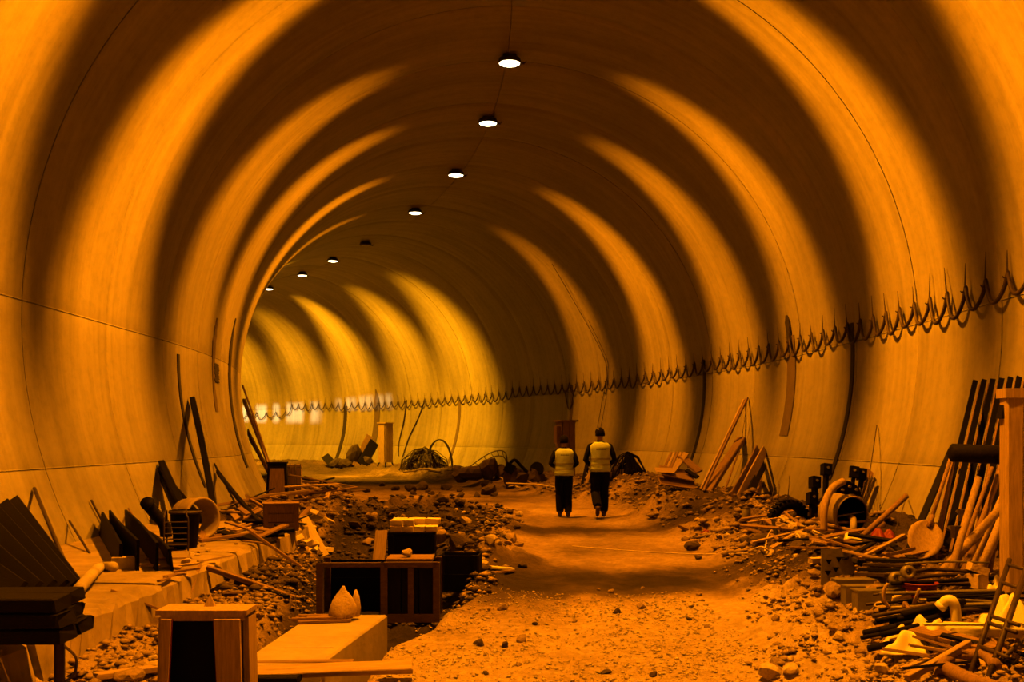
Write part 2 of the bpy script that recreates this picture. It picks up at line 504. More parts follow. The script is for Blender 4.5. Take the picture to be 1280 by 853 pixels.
# concrete ledge along the left wall, cast in blocks
trim = thing('trim_1', 'low concrete ledge running along the left wall', None)
del trim['label']
tag(trim, 'low concrete ledge running along the left wall', kind='structure')
s = -8.0
while s < LEDGE_END - .2:
    ln = 2.4 if s > 0 else 4.0
    e = min(s + ln, LEDGE_END)
    mb = MB(); nn = 26; mm = 8
    vs = []; fs = []
    rr = random.uniform(-.02, .02)
    prof = [(0.10, -0.35), (0.06, 0.08), (0.02, LEDGE_Z - 0.05), (-0.03, LEDGE_Z - .008), (-0.12, LEDGE_Z), (-0.6, LEDGE_Z), (-1.4, LEDGE_Z), (-2.3, LEDGE_Z), (-2.3, -0.35)]
    for i in range(nn + 1):
        sy = s + 0.012 + (e - s - 0.024) * i / nn
        for j, (du, z) in enumerate(prof):
            jig = random.uniform(-.035, .025) if j in (1, 2, 3) else 0
            zz = z + (random.uniform(-.02, .008) if j in (3, 4) else (random.uniform(-.006, .006) if 4 < j < 7 else 0))
            vs.append(W(LEDGE_U + du + rr + jig, sy, zz))
    k = len(prof)
    for i in range(nn):
        for j in range(k - 1):
            fs.append((i * k + j, i * k + j + 1, (i + 1) * k + j + 1, (i + 1) * k + j))
    fs.append(tuple(range(k))); fs.append(tuple(reversed([nn * k + j for j in range(k)])))
    mb.add(vs, fs); mb.build('ledge_block', M_LEDGE, trim)
    s = e

# ------------------------------------------------------------------ lamps
def photometric(light, half=0.18, edge=0.20, floor_=0.003):
    """photometric web of the trough luminaire: a fan across the bore, cut off along it"""
    light.use_nodes = True
    nt = light.node_tree; L = nt.links
    em = nt.nodes.get('Emission')
    tc = N(nt, 'ShaderNodeTexCoord'); sp = N(nt, 'ShaderNodeSeparateXYZ')
    L.new(tc.outputs['Normal'], sp.inputs[0])
    def M_(op, a, b=None):
        n = N(nt, 'ShaderNodeMath', operation=op)
        for i, v in enumerate((a, b)):
            if v is None: continue
            if isinstance(v, (int, float)): n.inputs[i].default_value = v
            else: L.new(v, n.inputs[i])
        return n.outputs[0]
    x, y, z = sp.outputs
    r = M_('SQRT', M_('ADD', M_('MULTIPLY', x, x), M_('MULTIPLY', z, z)))
    t = M_('DIVIDE', M_('ABSOLUTE', y), M_('MAXIMUM', r, 1e-4))
    wd = N(nt, 'ShaderNodeMapRange', interpolation_type='SMOOTHSTEP')
    wd.inputs['From Min'].default_value = 0.52; wd.inputs['From Max'].default_value = 1.0
    wd.inputs['To Min'].default_value = 1.0; wd.inputs['To Max'].default_value = 1.5
    L.new(M_('MULTIPLY', z, LAMP_SIGN), wd.inputs['Value'])
    t = M_('DIVIDE', t, wd.outputs[0])
    mr = N(nt, 'ShaderNodeMapRange', interpolation_type='SMOOTHSTEP')
    mr.inputs['From Min'].default_value = half - edge / 2; mr.inputs['From Max'].default_value = half + edge / 2
    mr.inputs['To Min'].default_value = 1.0; mr.inputs['To Max'].default_value = floor_
    L.new(t, mr.inputs['Value'])
    # side lobes are stronger than the beam straight down, nothing goes up
    dz = M_('MULTIPLY', z, LAMP_SIGN)
    lob = N(nt, 'ShaderNodeMapRange', interpolation_type='SMOOTHSTEP')
    lob.inputs['From Min'].default_value = 0.0; lob.inputs['From Max'].default_value = 0.50
    lob.inputs['To Min'].default_value = 0.0; lob.inputs['To Max'].default_value = 1.0
    L.new(dz, lob.inputs['Value'])
    dn = N(nt, 'ShaderNodeMapRange', interpolation_type='SMOOTHSTEP')
    dn.inputs['From Min'].default_value = 0.65; dn.inputs['From Max'].default_value = 1.0
    dn.inputs['To Min'].default_value = 1.0; dn.inputs['To Max'].default_value = 0.78
    L.new(dz, dn.inputs['Value'])
    L.new(M_('MULTIPLY', M_('MULTIPLY', mr.outputs[0], lob.outputs[0]), dn.outputs[0]), em.inputs['Strength'])
LAMP_SIGN = -1.0
M_GLOW, _nt, _b = new_mat('lamp_glass_lit')
_b.inputs['Base Color'].default_value = (1, .8, .5, 1)
_b.inputs['Emission Color'].default_value = (1.0, 0.78, 0.42, 1); _b.inputs['Emission Strength'].default_value = 9.0
M_DEAD = mat('lamp_glass_unlit', (0.10, 0.07, 0.05), 0.3)
M_HOUS = mat('lamp_housing', (0.05, 0.035, 0.025), 0.6)

def ceiling_lamp(pos, s, label, lit=True, power=1.0, color=SODIUM, tilt=0.0, half=0.165, edge=0.18):
    a = frame(s)[1]
    u = us(pos.x, pos.y)[0]
    top = TC + math.sqrt(max(0.1, TR ** 2 - u ** 2)) - pos.z
    o = thing('ceiling_lamp', label, 'lamp', pos, a, 'lamps in a row along the crown of the vault')
    # drum housing, hanging rod, bracket and lens
    MB().lathe([(0.0, 0.13), (0.15, 0.13), (0.21, 0.10), (0.23, 0.03), (0.235, 0.0), (0.215, 0.0), (0.205, 0.04)], 28).build('housing', M_HOUS, o, smooth=True)
    MB().tube([(0, 0, 0.12), (0, 0, top + 0.02)], 0.035, 10).box((0, 0, top - 0.015), (0.26, 0.12, 0.03)).build('hanger', M_HOUS, o)
    MB().box((0.245, 0, 0.02), (0.10, 0.03, 0.035)).tube([(0.24, 0, .02), (.31, 0, .035), (.33, 0, .075)], .009, 6).build('clip', M_HOUS, o)
    MB().lathe([(0.0001, -0.028), (0.08, -0.024), (0.15, -0.010), (0.205, 0.012), (0.205, 0.03), (0.0001, 0.03)], 28).build('lens', M_GLOW if lit else M_DEAD, o, smooth=True)
    if lit:
        ld = bpy.data.lights.new('lamp_light', 'POINT'); ld.energy = LAMP_POWER * power; ld.color = color
        ld.shadow_soft_size = 0.12
        photometric(ld, half, edge)
        lo = bpy.data.objects.new('lamp_light', ld); COL.objects.link(lo); lo.parent = o; lo.location = (0, 0, -0.16)
    return o

LAMP_H = 7.40
for k, s in enumerate((-2.7, 1.7, 6.1, 10.5, 14.9)):
    ceiling_lamp(W(-0.05, s, CAM_Z + LAMP_H), s, ['round lamp on the vault far behind the viewer', 'round lamp on the vault just behind the viewer', 'round lamp on the vault overhead, out of view',
                 'round lamp on the vault above the foreground, out of view', 'round lamp just above the upper edge of the picture'][k], power=1.25)
FRONT = [((637, 80), 'lit round ceiling lamp nearest the top of the vault, largest of the row', True, 0.82, SODIUM),
         ((610, 155), 'lit round ceiling lamp second from the top of the row', True, 0.80, SODIUM),
         ((570, 220), 'lit round ceiling lamp third from the top of the row', True, 0.85, SODIUM),
         ((519, 267), 'lit round ceiling lamp fourth from the top, before the dead lamp', True, 0.45, SODIUM),
         ((457, 307), 'dark unlit ceiling lamp in the row, the only dead one', False, 0.0, SODIUM),
         ((416, 327), 'lit round ceiling lamp just beyond the dead lamp', True, 1.5, SODIUM_FAR),
         ((378, 345), 'small ceiling lamp second last before the inner wall hides the row', True, 1.1, SODIUM_FAR),
         ((336, 362), 'small ceiling lamp at the edge of the inner wall, last one visible', True, 1.1, SODIUM_FAR)]
last_s = 0
for (px, py), lab, lit, pw, colr in FRONT:
    d = LAMP_H * F_PX / (HORIZON - py)
    p = P(px, py, d); u, s = us(p.x, p.y); last_s = s
    far = colr is SODIUM_FAR
    ceiling_lamp(p, s, lab, lit, pw, colr, half=0.26 if far else 0.165, edge=0.42 if far else 0.18)
for k in range(5):
    s = last_s + 4.4 * (k + 1)
    ceiling_lamp(W(-0.5, s, CAM_Z + LAMP_H), s, 'round ceiling lamp beyond the bend behind the inner wall, ' + ['nearest', 'second', 'third', 'fourth', 'farthest'][k] + ' one', True, 1.1, SODIUM_FAR, half=.26, edge=.42)

# ================================================================== THINGS
V = Vector
def basis(d, up=V((0, 0, 1))):
    d = d.normalized()
    if abs(d.dot(up)) > 0.98: up = V((0, 1, 0))
    x = d.cross(up).normalized(); y = x.cross(d).normalized()
    return Matrix((x, y, d)).transposed()     # columns: across, thickness, along

def board_mb(ln, w, t, rough=0.012, seg=5, taper=1.0, point=False):
    """a sawn board along local z from 0 to ln, slightly bowed and with uneven ends"""
    mb = MB(); vs = []; fs = []
    bow = random.uniform(-1, 1) * 0.006 * ln; tw = random.uniform(-.05, .05)
    c = min(t, w) * 0.12
    for i in range(seg + 1):
        f = i / seg
        ww = w * (1 + (taper - 1) * f)
        ring = [(-ww / 2 + c, -t / 2), (ww / 2 - c, -t / 2), (ww / 2, -t / 2 + c), (ww / 2, t / 2 - c), (ww / 2 - c, t / 2), (-ww / 2 + c, t / 2), (-ww / 2, t / 2 - c), (-ww / 2, -t / 2 + c)]
        ca, sa = math.cos(tw * f), math.sin(tw * f)
        for x, y in ring:
            z = ln * f
            if i in (0, seg): z += random.uniform(-1, 1) * rough
            if point and i == seg: z -= abs(x) * 1.6
            vs.append(V((x * ca - y * sa, x * sa + y * ca + bow * math.sin(math.pi * f), z)))
    for i in range(seg):
        for k in range(8):
            k2 = (k + 1) % 8
            fs.append((i * 8 + k, i * 8 + k2, (i + 1) * 8 + k2, (i + 1) * 8 + k))
    fs.append(tuple(reversed(range(8)))); fs.append(tuple(seg * 8 + k for k in range(8)))
    return mb.add(vs, fs)
def place_along(mb, name, p0, p1, material, up=V((0, 0, 1)), parent=None, smooth=False):
    o = bpy.data.objects.new(name, mb.mesh(name, material, smooth)); COL.objects.link(o)
    M = basis(p1 - p0, up).to_4x4(); M.translation = p0
    o.matrix_world = M
    if parent is not None:
        o.parent = parent; o.matrix_parent_inverse = parent.matrix_world.inverted() if False else Matrix()
        o.matrix_basis = M
    return o
def board(name, p0, p1, w, t, material, label, cat='plank', group=None, up=None, **kw):
    p0, p1 = V(p0), V(p1)
    if up is None:
        u, s = us(p1.x, p1.y); a = frame(s)[1]
        up = V((math.cos(a), math.sin(a), 0)) if u < 0 else V((-math.cos(a), -math.sin(a), 0))
    o = place_along(board_mb((p1 - p0).length, w, t, **kw), name, p0, p1, material, up)
    return tag(o, label, cat, group)
def rod(name, pts, r, material, label, cat, group=None, n=7):
    o = MB().tube(pts, r, n).build(name, material, smooth=True)
    return tag(o, label, cat, group)
def smooth_path(pts, n=24):
    """Catmull-Rom through the points"""
    pts = [V(p) for p in pts]; out = []
    q = [pts[0]] + pts + [pts[-1]]
    segs = len(pts) - 1; per = max(2, n // segs)
    for i in range(segs):
        a, b, c, d = q[i:i + 4]
        for k in range(per):
            t = k / per
            out.append(0.5 * ((2 * b) + (c - a) * t + (2 * a - 5 * b + 4 * c - d) * t * t + (3 * b - a - 3 * c + d) * t ** 3))
    out.append(pts[-1]); return out
def lean(name, base, top, w, t, material, label, cat='plank', group=None, inset=None, **kw):
    """a board standing on the ground and leaning on the wall, given by two pixels"""
    p0 = ground_hit(*base); p1 = wall_hit(*top, inset=(inset if inset is not None else t / 2 + 0.02))
    return board(name, p0 - (p1 - p0).normalized() * 0.02, p1, w, t, material, label, cat, group, **kw)
def lean_rod(name, base, top, r, material, label, cat='rod', group=None, inset=0.04, mid=None):
    p0 = ground_hit(*base); p1 = wall_hit(*top, inset=inset)
    pts = [p0 - (p1 - p0).normalized() * 0.03, p1] if mid is None else smooth_path([p0, (p0 + p1) / 2 + V(mid), p1], 8)
    return rod(name, pts, r, material, label, cat, group)

# ------------------------------------------------------------------ people, walking away
def make_body(h, left_up, stride, name, label):
    """one continuous clothed figure; x right, y forward, z up, feet at 0"""
    k = h / 1.75
    mb = MB()
    def loft(secs, n=20):
        vs = []; fs = []
        for (x, y, z, rx, ry) in secs:
            for i in range(n):
                a = 2 * math.pi * i / n
                vs.append(V((x + rx * math.cos(a), y + ry * math.sin(a), z)) * k)
        for j in range(len(secs) - 1):
            for i in range(n):
                i2 = (i + 1) % n; fs.append((j * n + i, j * n + i2, (j + 1) * n + i2, (j + 1) * n + i))
        fs.append(tuple(reversed(range(n)))); fs.append(tuple((len(secs) - 1) * n + i for i in range(n)))
        mb.add(vs, fs)
    def limb(pts, rs, n=14):
        mb.tube([V(p) * k for p in pts], [r * k for r in rs], n)
    # trunk and neck
    loft([(0, 0, .82, .10, .08), (0, 0, .86, .165, .115), (0, 0, .95, .178, .125), (0, 0, 1.05, .158, .112), (0, .005, 1.15, .165, .115), (0, .01, 1.28, .188, .122),
          (0, .0, 1.38, .196, .115), (0, -.005, 1.44, .165, .095), (0, -.005, 1.48, .10, .075), (0, .0, 1.51, .062, .062), (0, .01, 1.57, .056, .060), (0, .015, 1.60, .05, .055)])
    # head with jaw, face and ears
    loft([(0, .03, 1.535, .03, .035), (0, .03, 1.56, .052, .062), (0, .022, 1.60, .066, .083), (0, .016, 1.65, .074, .094), (0, .012, 1.69, .076, .098), (0, .008, 1.725, .068, .086), (0, .006, 1.745, .045, .058), (0, .006, 1.754, .015, .02)])
    limb([(0, .105, 1.655), (0, .128, 1.632), (0, .118, 1.622)], [.010, .015, .010], 8)
    for sx in (-1, 1):
        limb([(sx * .074, .005, 1.665), (sx * .084, -.004, 1.650), (sx * .077, .006, 1.618)], [.012, .016, .010], 8)
    # arms bent, hands in front of the belly
    for sx in (-1, 1):
        sh = V((sx * .185, 0, 1.405)); el = V((sx * (.295 if sx < 0 else .285), -.035, 1.155 if left_up else 1.135)); wr = V((sx * .165, .165, 1.07 if left_up else 1.0)); 
        limb([V((sx * .13, 0, 1.42)), sh, sh.lerp(el, .5) + V((sx * .012, -.01, 0)), el, el.lerp(wr, .35), el.lerp(wr, .75), wr], [.062, .068, .058, .050, .050, .042, .031])
        d = (V((sx * .06, .235, wr.z - .03)) - wr).normalized()
        palm = wr + d * .085
        limb([wr, wr + d * .045, palm], [.028, .038, .034], 12)
        side = V((0, 0, 1)); side = (side - d * side.dot(d)).normalized(); nor = d.cross(side) * sx
        for q, (off, ln) in enumerate(((.030, .070), (.011, .080), (-.009, .074), (-.027, .058))):
            b0 = palm + side * off - d * .012; b1 = b0 + d * ln * .5 - nor * .006; b2 = b1 + d * ln * .3 - nor * .022; b3 = b2 + d * ln * .15 - nor * .024
            limb([b0, b1, b2, b3], [.011, .0098, .0092, .008], 8)
        t0 = wr + d * .028 + side * .026
        limb([t0, t0 + side * .030 + d * .024, t0 + side * .040 + d * .055 - nor * .012], [.014, .012, .009], 8)
    # legs: hip, knee, ankle, boot
    for sx, (fy, fz, kz) in zip((-1, 1), stride):
        hip = V((sx * .092, 0, .88)); knee = V((sx * .093, kz, .49)); an = V((sx * .085, fy, .09 + fz))
        limb([hip + V((0, 0, .03)), hip.lerp(knee, .25), hip.lerp(knee, .7), knee, knee.lerp(an, .3), knee.lerp(an, .7), an + V((0, 0, .02))],
             [.100, .108, .096, .088, .090, .086, .080], 16)
        pit = -1.0 if fz > 0.04 else 0.0
        fwd = V((0, math.cos(pit), math.sin(pit))); upv = V((0, -fwd.z, fwd.y))
        heel = an + fwd * -.06 + upv * -.055; 
        limb([an + upv * .02, an - upv * .03], [.055, .050], 12)
        limb([heel, an + fwd * .02 - upv * .052, an + fwd * .10 - upv * .058, an + fwd * .165 - upv * .062], [.032, .042, .042, .028], 12)
    o = mb.build(name, M_BLACK, recenter=False)
    md = o.modifiers.new('r', 'REMESH'); md.mode = 'VOXEL'; md.voxel_size = 0.0085
    ms = o.modifiers.new('s', 'SMOOTH'); ms.iterations = 3; ms.factor = 0.5
    dg = bpy.context.evaluated_depsgraph_get()
    me = bpy.data.meshes.new_from_object(o.evaluated_get(dg))
    o.modifiers.clear(); o.data = me
    me.materials.clear()
    for m in (M_CLOTHD, M_SKIN, M_BOOT):
        me.materials.append(m)
    mi = []
    for p in me.polygons:
        c = p.center / k
        if c.z > 1.515: mi.append(1)
        elif c.z < .125 or (c.z < .24 and c.y < -.27): mi.append(2)
        elif c.y > .155 and .9 < c.z < 1.15 and abs(c.x) < .17: mi.append(1)
        else: mi.append(0)
    me.polygons.foreach_set('material_index', mi); me.polygons.foreach_set('use_smooth', [True] * len(me.polygons))
    return o, k
M_CLOTHD = mat('dark_work_clothes', (0.005, 0.005, 0.006), 0.95, 0.4, 14, 0.35, spec=.1)
M_SKIN = mat('skin', (0.42, 0.26, 0.18), 0.6, 0.1, 10, 0.05)
M_BOOT = mat('boots', (0.09, 0.055, 0.035), 0.8, 0.4, 10, 0.2)
M_HAIR = mat('dark_hair', (0.006, 0.004, 0.003), 0.9, 0.4, 40, 0.5, (1, 1, .3), spec=.08)
M_VEST = mat('fluorescent_vest', (0.58, 0.74, 0.55), 0.85, 0.12, 10, 0.25)
M_BAND = mat('reflective_band', (0.34, 0.36, 0.2), 0.4, 0.15, 10, 0.05)
M_PRINT = mat('vest_print', (0.08, 0.07, 0.02), 0.8, 0.1, 10, 0)

def vest_parts(k, parent, shift=0.0):
    n = 40
    def sec(z, rx, ry, y0, g):
        return [V(((rx + g) * math.cos(2 * math.pi * i / n), y0 + (ry + g) * math.sin(2 * math.pi * i / n), z)) * k for i in range(n)]
    S = [(.90, .186, .130, 0), (.96, .190, .134, 0), (1.02, .180, .128, 0), (1.10, .172, .126, .003), (1.20, .178, .130, .006), (1.29, .197, .134, .008), (1.36, .205, .130, .004), (1.41, .196, .116, 0), (1.45, .160, .098, -.004), (1.485, .105, .080, -.004)]
    vs = []; fs = []
    for j, (z, rx, ry, y0) in enumerate(S):
        g = .020 + .004 * math.sin(j * 2.1)
        vs += sec(z + shift, rx, ry, y0, g)
    for j in range(len(S) - 1):
        for i in range(n):
            z = S[j][0]; ang = 2 * math.pi * i / n
            side = abs(math.cos(ang))
            if z > 1.25 and side > .93: continue          # armholes
            i2 = (i + 1) % n; fs.append((j * n + i, j * n + i2, (j + 1) * n + i2, (j + 1) * n + i))
    v = MB().add(vs, fs).build('safety_vest', M_VEST, parent, smooth=True)
    sd = v.modifiers.new('t', 'SOLIDIFY'); sd.thickness = .006; sd.offset = 1
    tag(v, 'pale yellow sleeveless high visibility vest')
    for zc in (1.04, 1.155):
        vs = []; fs = []
        for j, dz in enumerate((-.018, .018)):
            z = zc + dz
            q = next(i for i in range(len(S) - 1) if S[i][0] <= z <= S[i + 1][0]); f = (z - S[q][0]) / (S[q + 1][0] - S[q][0])
            rx, ry, y0 = (S[q][m] + (S[q + 1][m] - S[q][m]) * f for m in (1, 2, 3))
            vs += sec(z + shift, rx, ry, y0, .032)
        for i in range(n):
            i2 = (i + 1) % n; fs.append((i, i2, n + i2, n + i))
        bnd = MB().add(vs, fs).build('reflective_band', M_BAND, v, smooth=True)
    # small line of unreadable print between the shoulders
    mb = MB()
    for q in range(9):
        x = (-.082 + .0205 * q)
        mb.box(V((x, -.158, 1.345 + shift)) * k, (.014 * k, .004, (.020 if q % 3 else .028) * k))
    mb.build('print', M_PRINT, v)
def hair_part(k, parent, bun=False):
    vs = []; fs = []; n = 24; m = 9
    for j in range(m + 1):
        th = math.radians(4 + 108 * j / m)
        for i in range(n):
            a = 2 * math.pi * i / n
            front = max(0.0, math.sin(a))
            t = th * (1 - .52 * front ** .7)
            w = 1 + .035 * math.sin(5 * a + j) * (j / m)
            vs.append(V((.086 * w * math.sin(t) * math.cos(a), .008 + .108 * w * math.sin(t) * math.sin(a), 1.672 + .096 * math.cos(t) - (.03 * (j / m) ** 3 if front < .1 else 0))) * k)
    for j in range(m):
        for i in range(n):
            i2 = (i + 1) % n; fs.append((j * n + i, (j + 1) * n + i, (j + 1) * n + i2, j * n + i2))
    fs.append(tuple(range(n)))
    h = MB().add(vs, fs).build('hair', M_HAIR, parent, smooth=True)
    sd = h.modifiers.new('t', 'SOLIDIFY'); sd.thickness = .012; sd.offset = 1
    return h

def person(px, foot_y, h, stride, left_up, rz, label):
    d = CAM_Z * F_PX / (foot_y - HORIZON)
    x = (px - 640) * d / F_PX
    o, k = make_body(h, left_up, stride, 'person', label)
    o.location = (x, d, gz(x, d) + .012); o.rotation_euler = (0, 0, rz)
    tag(o, label, 'person')
    vest_parts(k, o); hair_part(k, o)
    return o, k
pa, ka = person(705, 647, 1.66, [(0.02, 0, .03), (-.06, 0, .04)], True, math.radians(4),
                'person in a yellow safety vest walking away on the left, shorter of the two')
pb, kb = person(750, 649, 1.78, [(-.30, .12, .02), (.05, 0, .06)], False, math.radians(2),
                'person in a yellow safety vest walking away on the right, taller of the two')
MB().lathe([(.0001, 0), (.014, 0), (.017, .006), (.012, .014), (.0001, .016)], 14,
           Matrix.Translation(V((-.045, -.068, 1.742)) * kb) @ Matrix.Rotation(math.radians(60), 4, 'X')).build('head_glint', M_WHITE, pb, smooth=True)  # white disc standing in for a small glint on the head

# ------------------------------------------------------------------ dark strips on the lining joints
def wall_strip(px, y_top, y_bot, w, material, label, side, ragged=0.0, tip=False, thick=0.02):
    p = wall_hit(px, y_top, 0.0); s0 = us(p.x, p.y)[1]
    zt = p.z
    q = wall_hit(px, y_bot, 0.0)
    zb = CAM_Z - (y_bot - HORIZON) * p.y / F_PX
    n = 16; vs = []; fs = []
    for i in range(n + 1):
        z = zt + (zb - zt) * i / n
        x = math.sqrt(TR ** 2 - (z - TC) ** 2) * side
        ww = w * (0.15 + 0.85 * min(1, i / 3.0)) if tip else w
        j1 = random.uniform(-1, 1) * ragged; j2 = random.uniform(-1, 1) * ragged
        nrm = 1 - thick / TR
        for (ds, f) in ((-ww / 2 + j1, 1.004), (ww / 2 + j2, 1.004), (ww / 2 + j2, nrm), (-ww / 2 + j1, nrm)):
            vs.append(W(x * f, s0 + ds, TC + (z - TC) * f))
    for i in range(n):
        for k in range(4):
            k2 = (k + 1) % 4; fs.append((i * 4 + k, i * 4 + k2, (i + 1) * 4 + k2, (i + 1) * 4 + k))
    fs.append((3, 2, 1, 0)); fs.append(tuple(n * 4 + k for k in range(4)))
    o = MB().add(vs, fs).build('wall_strip', material)
    return tag(o, label, 'strip', 'strips of sheeting over the joints of the lining')
M_STRIPB = mat('black_sheeting', (0.020, 0.014, 0.010), 0.8, 0.4, 5, 0.2)
M_STRIPG = mat('brown_sheeting', (0.105, 0.075, 0.045), 0.85, 0.3, 5, 0.2)
wall_strip(1065, 404, 600, 0.14, M_STRIPB, 'long black strip on the right wall behind the scrap machinery', 1)
wall_strip(988, 420, 545, 0.42, M_STRIPG, 'wide brown strip on the right wall, broadest of all', 1)
wall_strip(985, 394, 440, 0.22, M_STRIPB, 'pointed black strip top sticking over the cable, above the wide brown strip', 1, 0, True, thick=.035)
wall_strip(880, 450, 585, 0.14, M_STRIPB, 'black strip on the right wall left of the leaning beams', 1)
wall_strip(715, 482, 560, 0.16, M_STRIPG, 'brown strip on the wall just above the left walking person', 1)
wall_strip(575, 500, 590, 0.20, M_STRIPG, 'brown strip on the far wall behind the heap of wire mesh', 1)
wall_strip(470, 487, 575, 0.45, M_STRIPG, 'wide brown strip on the far wall beside the pedestal', 1, 0, True)
wall_strip(432, 508, 585, 0.26, M_STRIPB, 'thin dark strip on the far wall left of the pedestal', 1)
wall_strip(222, 443, 610, 0.14, M_STRIPB, 'long black strip on the left wall, nearest one', -1)
wall_strip(271, 398, 515, 0.30, M_STRIPG, 'torn brown strip on the left wall, middle one', -1, 0.05, True)
wall_strip(269, 455, 478, 0.55, M_STRIPB, 'torn black flap hanging on the middle left wall strip', -1, 0.12, False, .03)
wall_strip(294, 398, 585, 0.42, M_STRIPB, 'ragged black strip on the left wall, farthest one', -1, 0.04, True)

# ------------------------------------------------------------------ cable hung in loops on hooks along the right wall
cable = thing('hanging_cable', 'dark cable hung in loops on hooks along the right wall', 'cable', W(5.95, 8, 3.3))
cable.location = (0, 0, 0)
hook_me = MB().tube([(0, 0, 0.30), (0, 0, 0.0), (-.01, 0, -.05), (-.04, 0, -.07), (-.06, 0, -.05)], [.004, .012, .013, .012, .008], 6).mesh('hook', M_STEEL)
def cable_z(s):
    return 3.68 - 0.10 * sst(9, 12, s) * 0 + 0.10 * math.sin(s * .35) * .5 - (0.55 if s > 58 else 0.0) - (.12 if 40 < s < 58 else 0)
cp = []
def cable_pt(s, z, off):
    x = math.sqrt(TR ** 2 - (z - TC) ** 2) - off
    return W(x, s, z)
s = 7.0
rngc = random.Random(5)
while s < 76:
    step = 0.56 if s < 58 else .8
    z = cable_z(s)
    h = bpy.data.objects.new('hook', hook_me); COL.objects.link(h); h.parent = cable
    h.location = cable_pt(s, z, 0.07); h.rotation_euler = (rngc.uniform(-.25, .05), 0, frame(s)[1]); h.scale = (1, 1, rngc.uniform(.8, 1.25))
    sag = rngc.uniform(0.30, 0.42); n = 10
    for i in range(n):
        t = i / n
        zz = z + (cable_z(s + step) - z) * t - sag * (4 * t * (1 - t)) ** .8
        cp.append(cable_pt(s + step * t, zz, 0.06 + .05 * math.sin(math.pi * t)))
    s += step
MB().tube(cp, 0.028, 6).build('cable', M_STEEL, cable, smooth=True)

def wall_cable(pix, r, label, side_pts=None):
    pts = [wall_hit(px, py, 0.05) for px, py in pix]
    rod('wall_cable', smooth_path(pts, 28), r, M_STEEL, label, 'cable', 'thin cables hanging down the wall')
wall_cable([(690, 330), (722, 385), (752, 440), (759, 470), (753, 500), (745, 545)], .011, 'thin cable hanging down the wall behind the right walking person')
wall_cable([(735, 400), (757, 445), (760, 465), (757, 500), (750, 540)], .010, 'second thin cable beside it, close to the right walking person')
wall_cable([(531, 499), (524, 520), (511, 548), (503, 572)], .03, 'slanting thin cable on the far wall, right of the pedestal')
wall_cable([(508, 500), (505, 525), (499, 552), (498, 570)], .03, 'upright thin cable on the far wall, right next to the pedestal')
wall_cable([(706, 488), (710, 510), (714, 508), (717, 488)], .022, 'short cable loop hanging under the hooks above the left person')

# ------------------------------------------------------------------ wooden stands / pedestals
def pedestal(loc, rz, w, d, h, label, legs=False, flare=1.0, red=False, opening=False, cap=1.25, m=M_WOOD, pt=.048):
    o = thing('wooden_pedestal', label, 'pedestal', loc, rz)
    t = 0.035
    wt, wb = w, w * flare
    z0 = 0.45 * w if legs else 0.0
    def quad(name, pts, th, material):
        a, b, c, e = (V(p) for p in pts); n = (b - a).cross(e - a).normalized() * th
        MB().add([a, b, c, e, a + n, b + n, c + n, e + n], [(0, 3, 2, 1), (4, 5, 6, 7), (0, 1, 5, 4), (1, 2, 6, 5), (2, 3, 7, 6), (3, 0, 4, 7)]).build(name, material, o)
    yb, yt = d * flare / 2, d / 2
    ht = h - 0.05
    if opening:
        quad('front_board', [(-wb / 2, -yb, z0), (-wb / 2 + .040, -yb, z0), (-wt / 2 + .06, -yt, ht), (-wt / 2, -yt, ht)], t, m)
        quad('front_board', [(wb / 2 - .125, -yb, z0), (wb / 2, -yb, z0), (wt / 2, -yt, ht), (wt / 2 - .155, -yt, ht)], t, m)
        MB().box((0, -yt + .06, (z0 + ht) / 2), (wt * .9, .02, ht - z0 - .02)).build('shade_panel', M_BLACK, o)  # black sheet stands in for the shade inside the opening
    else:
        quad('front_board', [(-wb / 2, -yb, z0), (-wb * .02, -yb, z0), (-wt * .02, -yt, ht), (-wt / 2, -yt, ht)], t, m)
        quad('front_board', [(wb * .02, -yb, z0), (wb / 2, -yb, z0), (wt / 2, -yt, ht), (wt * .02, -yt, ht)], t, m)
    quad('side_board', [(-wb / 2, yb, z0), (-wb / 2, -yb + t, z0), (-wt / 2, -yt + t, ht), (-wt / 2, yt, ht)], t, m)
    quad('side_board', [(wb / 2, -yb + t, z0), (wb / 2, yb, z0), (wt / 2, yt, ht), (wt / 2, -yt + t, ht)], t, m)
    quad('back_board', [(wb / 2, yb, z0), (-wb / 2, yb, z0), (-wt / 2, yt, ht), (wt / 2, yt, ht)], t, m)
    MB().box((0, 0, h - pt / 2), (w * cap, d * cap, pt)).build('top_plate', m, o)
    MB().box((0, 0, h - pt - .018), (w * (cap * .3 + .7), d * (cap * .3 + .7), 0.036)).build('cap_moulding', m, o)
    if red:
        quad('red_edge', [(-wb / 2 + .036, -yb - .012, z0), (-wb / 2 + .046, -yb - .012, z0), (-wt / 2 + .066, -yt - .012, ht), (-wt / 2 + .056, -yt - .012, ht)], .01, M_RED)
        quad('red_edge', [(wb / 2 - .131, -yb - .012, z0), (wb / 2 - .119, -yb - .012, z0), (wt / 2 - .149, -yt - .012, ht), (wt / 2 - .161, -yt - .012, ht)], .01, M_RED)
    if legs:
        for sx in (-1, 1):
            for sy in (-1, 1):
                MB().tube([(sx * wb * .62, sy * yb * 1.25, 0), (sx * wb * .42, sy * yb * .85, z0 + .06)], .028, 6).build('leg', M_DARKW, o)
    return o
x0 = P(252, 770, 5.95); zg = gz(x0.x, x0.y) - .01
pedestal((x0.x, x0.y + .11, zg), 0.0, .47, .21, 0.60 - zg, 'pale wooden stand with a dark opening in the left foreground', flare=1.10, red=True, opening=True, cap=1.16, m=M_WOOD, pt=.028)
p = P(262, 757, 6.1); p.z = 0.60
